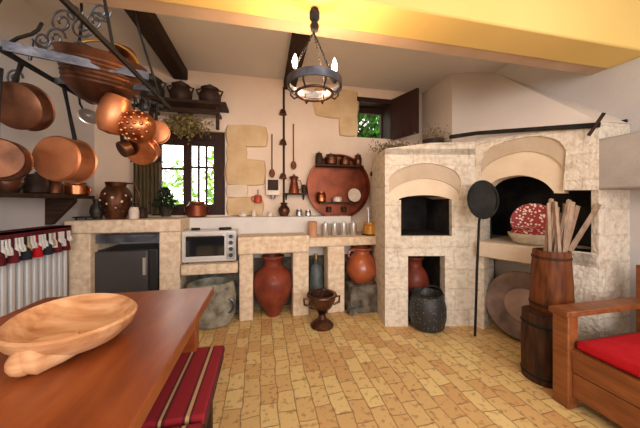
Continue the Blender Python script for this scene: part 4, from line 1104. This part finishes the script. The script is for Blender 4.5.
# small bowls row on the ledge between strap and oven
for i, (px, r, h) in enumerate([(243, .05, .05), (254, .03, .08)]):
    jar('pale_dish', ledge(px, 3.27), r, h, 'pale', ['wide low pale dish at the left on the ledge', 'slim pale beaker beside the wide dish on the ledge'][i], 'dish')

# ================================================================== CHANDELIER
cc = D(314.5, 82, 1.48); cz = cc.z - .012; ctr = Vector((cc.x, cc.y, 0))
t = thing('chandelier', Vector((cc.x, cc.y, cz)), 'round black iron chandelier with two candle bulbs hung from the yellow beam', 'chandelier')
RR = .148
def P(a, r=RR, z_=0): return Vector((cc.x + r * math.cos(a), cc.y + r * math.sin(a), cz + z_))
q = [(RR, -.022), (RR + .008, -.022), (RR + .008, .022), (RR, .022), (RR, -.022)]
build('ring', MB().lathe(q, (cc.x, cc.y, cz), n=48), 'iron_blue', t)
build('ring', MB().tube([P(2 * math.pi * i / 40, RR - .045, -.055) for i in range(40)], .008, closed=True), 'bronze', t)
for i in range(8):
    a = 2 * math.pi * i / 8 + .2
    build('scroll', MB().tube([P(a, RR, .0), P(a, RR + .004, -.04), P(a, RR - .02, -.065), P(a, RR - .045, -.055)], .005, n=6), 'iron', t)
hookz = Z0 - .0
hub = Vector((cc.x - .005, cc.y, Z0 - .13))
build('ceiling_rose', MB().lathe([(.022, 0), (.03, -.02), (.03, -.05), (.016, -.07), (.026, -.09), (.02, -.12), (0, -.13)], (cc.x, cc.y, Z0), n=18), 'iron', t)
for i in range(3):
    a = 2 * math.pi * i / 3 + .9
    A_, B_ = hub, P(a, RR, .02)
    mb = MB(); n = 22
    for k in range(n):
        p = A_.lerp(B_, (k + .5) / n); d_ = (B_ - A_).normalized()
        mb.ball(p, .0062 if k % 2 else .0045, n=6, sz=1.4)
    build('chain', mb, 'iron', t)
for k, px in enumerate((295, 334.5)):
    s = (px - 314.5) / 20
    base = Vector((cc.x, cc.y, cz + .02)) + CR * (RR * .78 * s) + CF * (-.09 if s > 0 else -.03) 
    base = D(px, 74 if k == 0 else 78, 1.50 if k == 0 else 1.55)
    cup = build('candle_cup', MB().lathe([(.008, -.03), (.026, -.008), (.030, .002), (.012, .004), (.012, .02), (0, .02)], base, n=16), 'iron', t)
    build('candle', MB().cyl(base + Vector((0, 0, .002)), base + Vector((0, 0, .035)), .011), 'candle', t)
    bz = base + Vector((0, 0, .035))
    build('bulb', MB().lathe([(.006, 0), (.013, .015), (.016, .032), (.012, .052), (.006, .07), (0, .082)], bz, n=14), 'bulb', t)
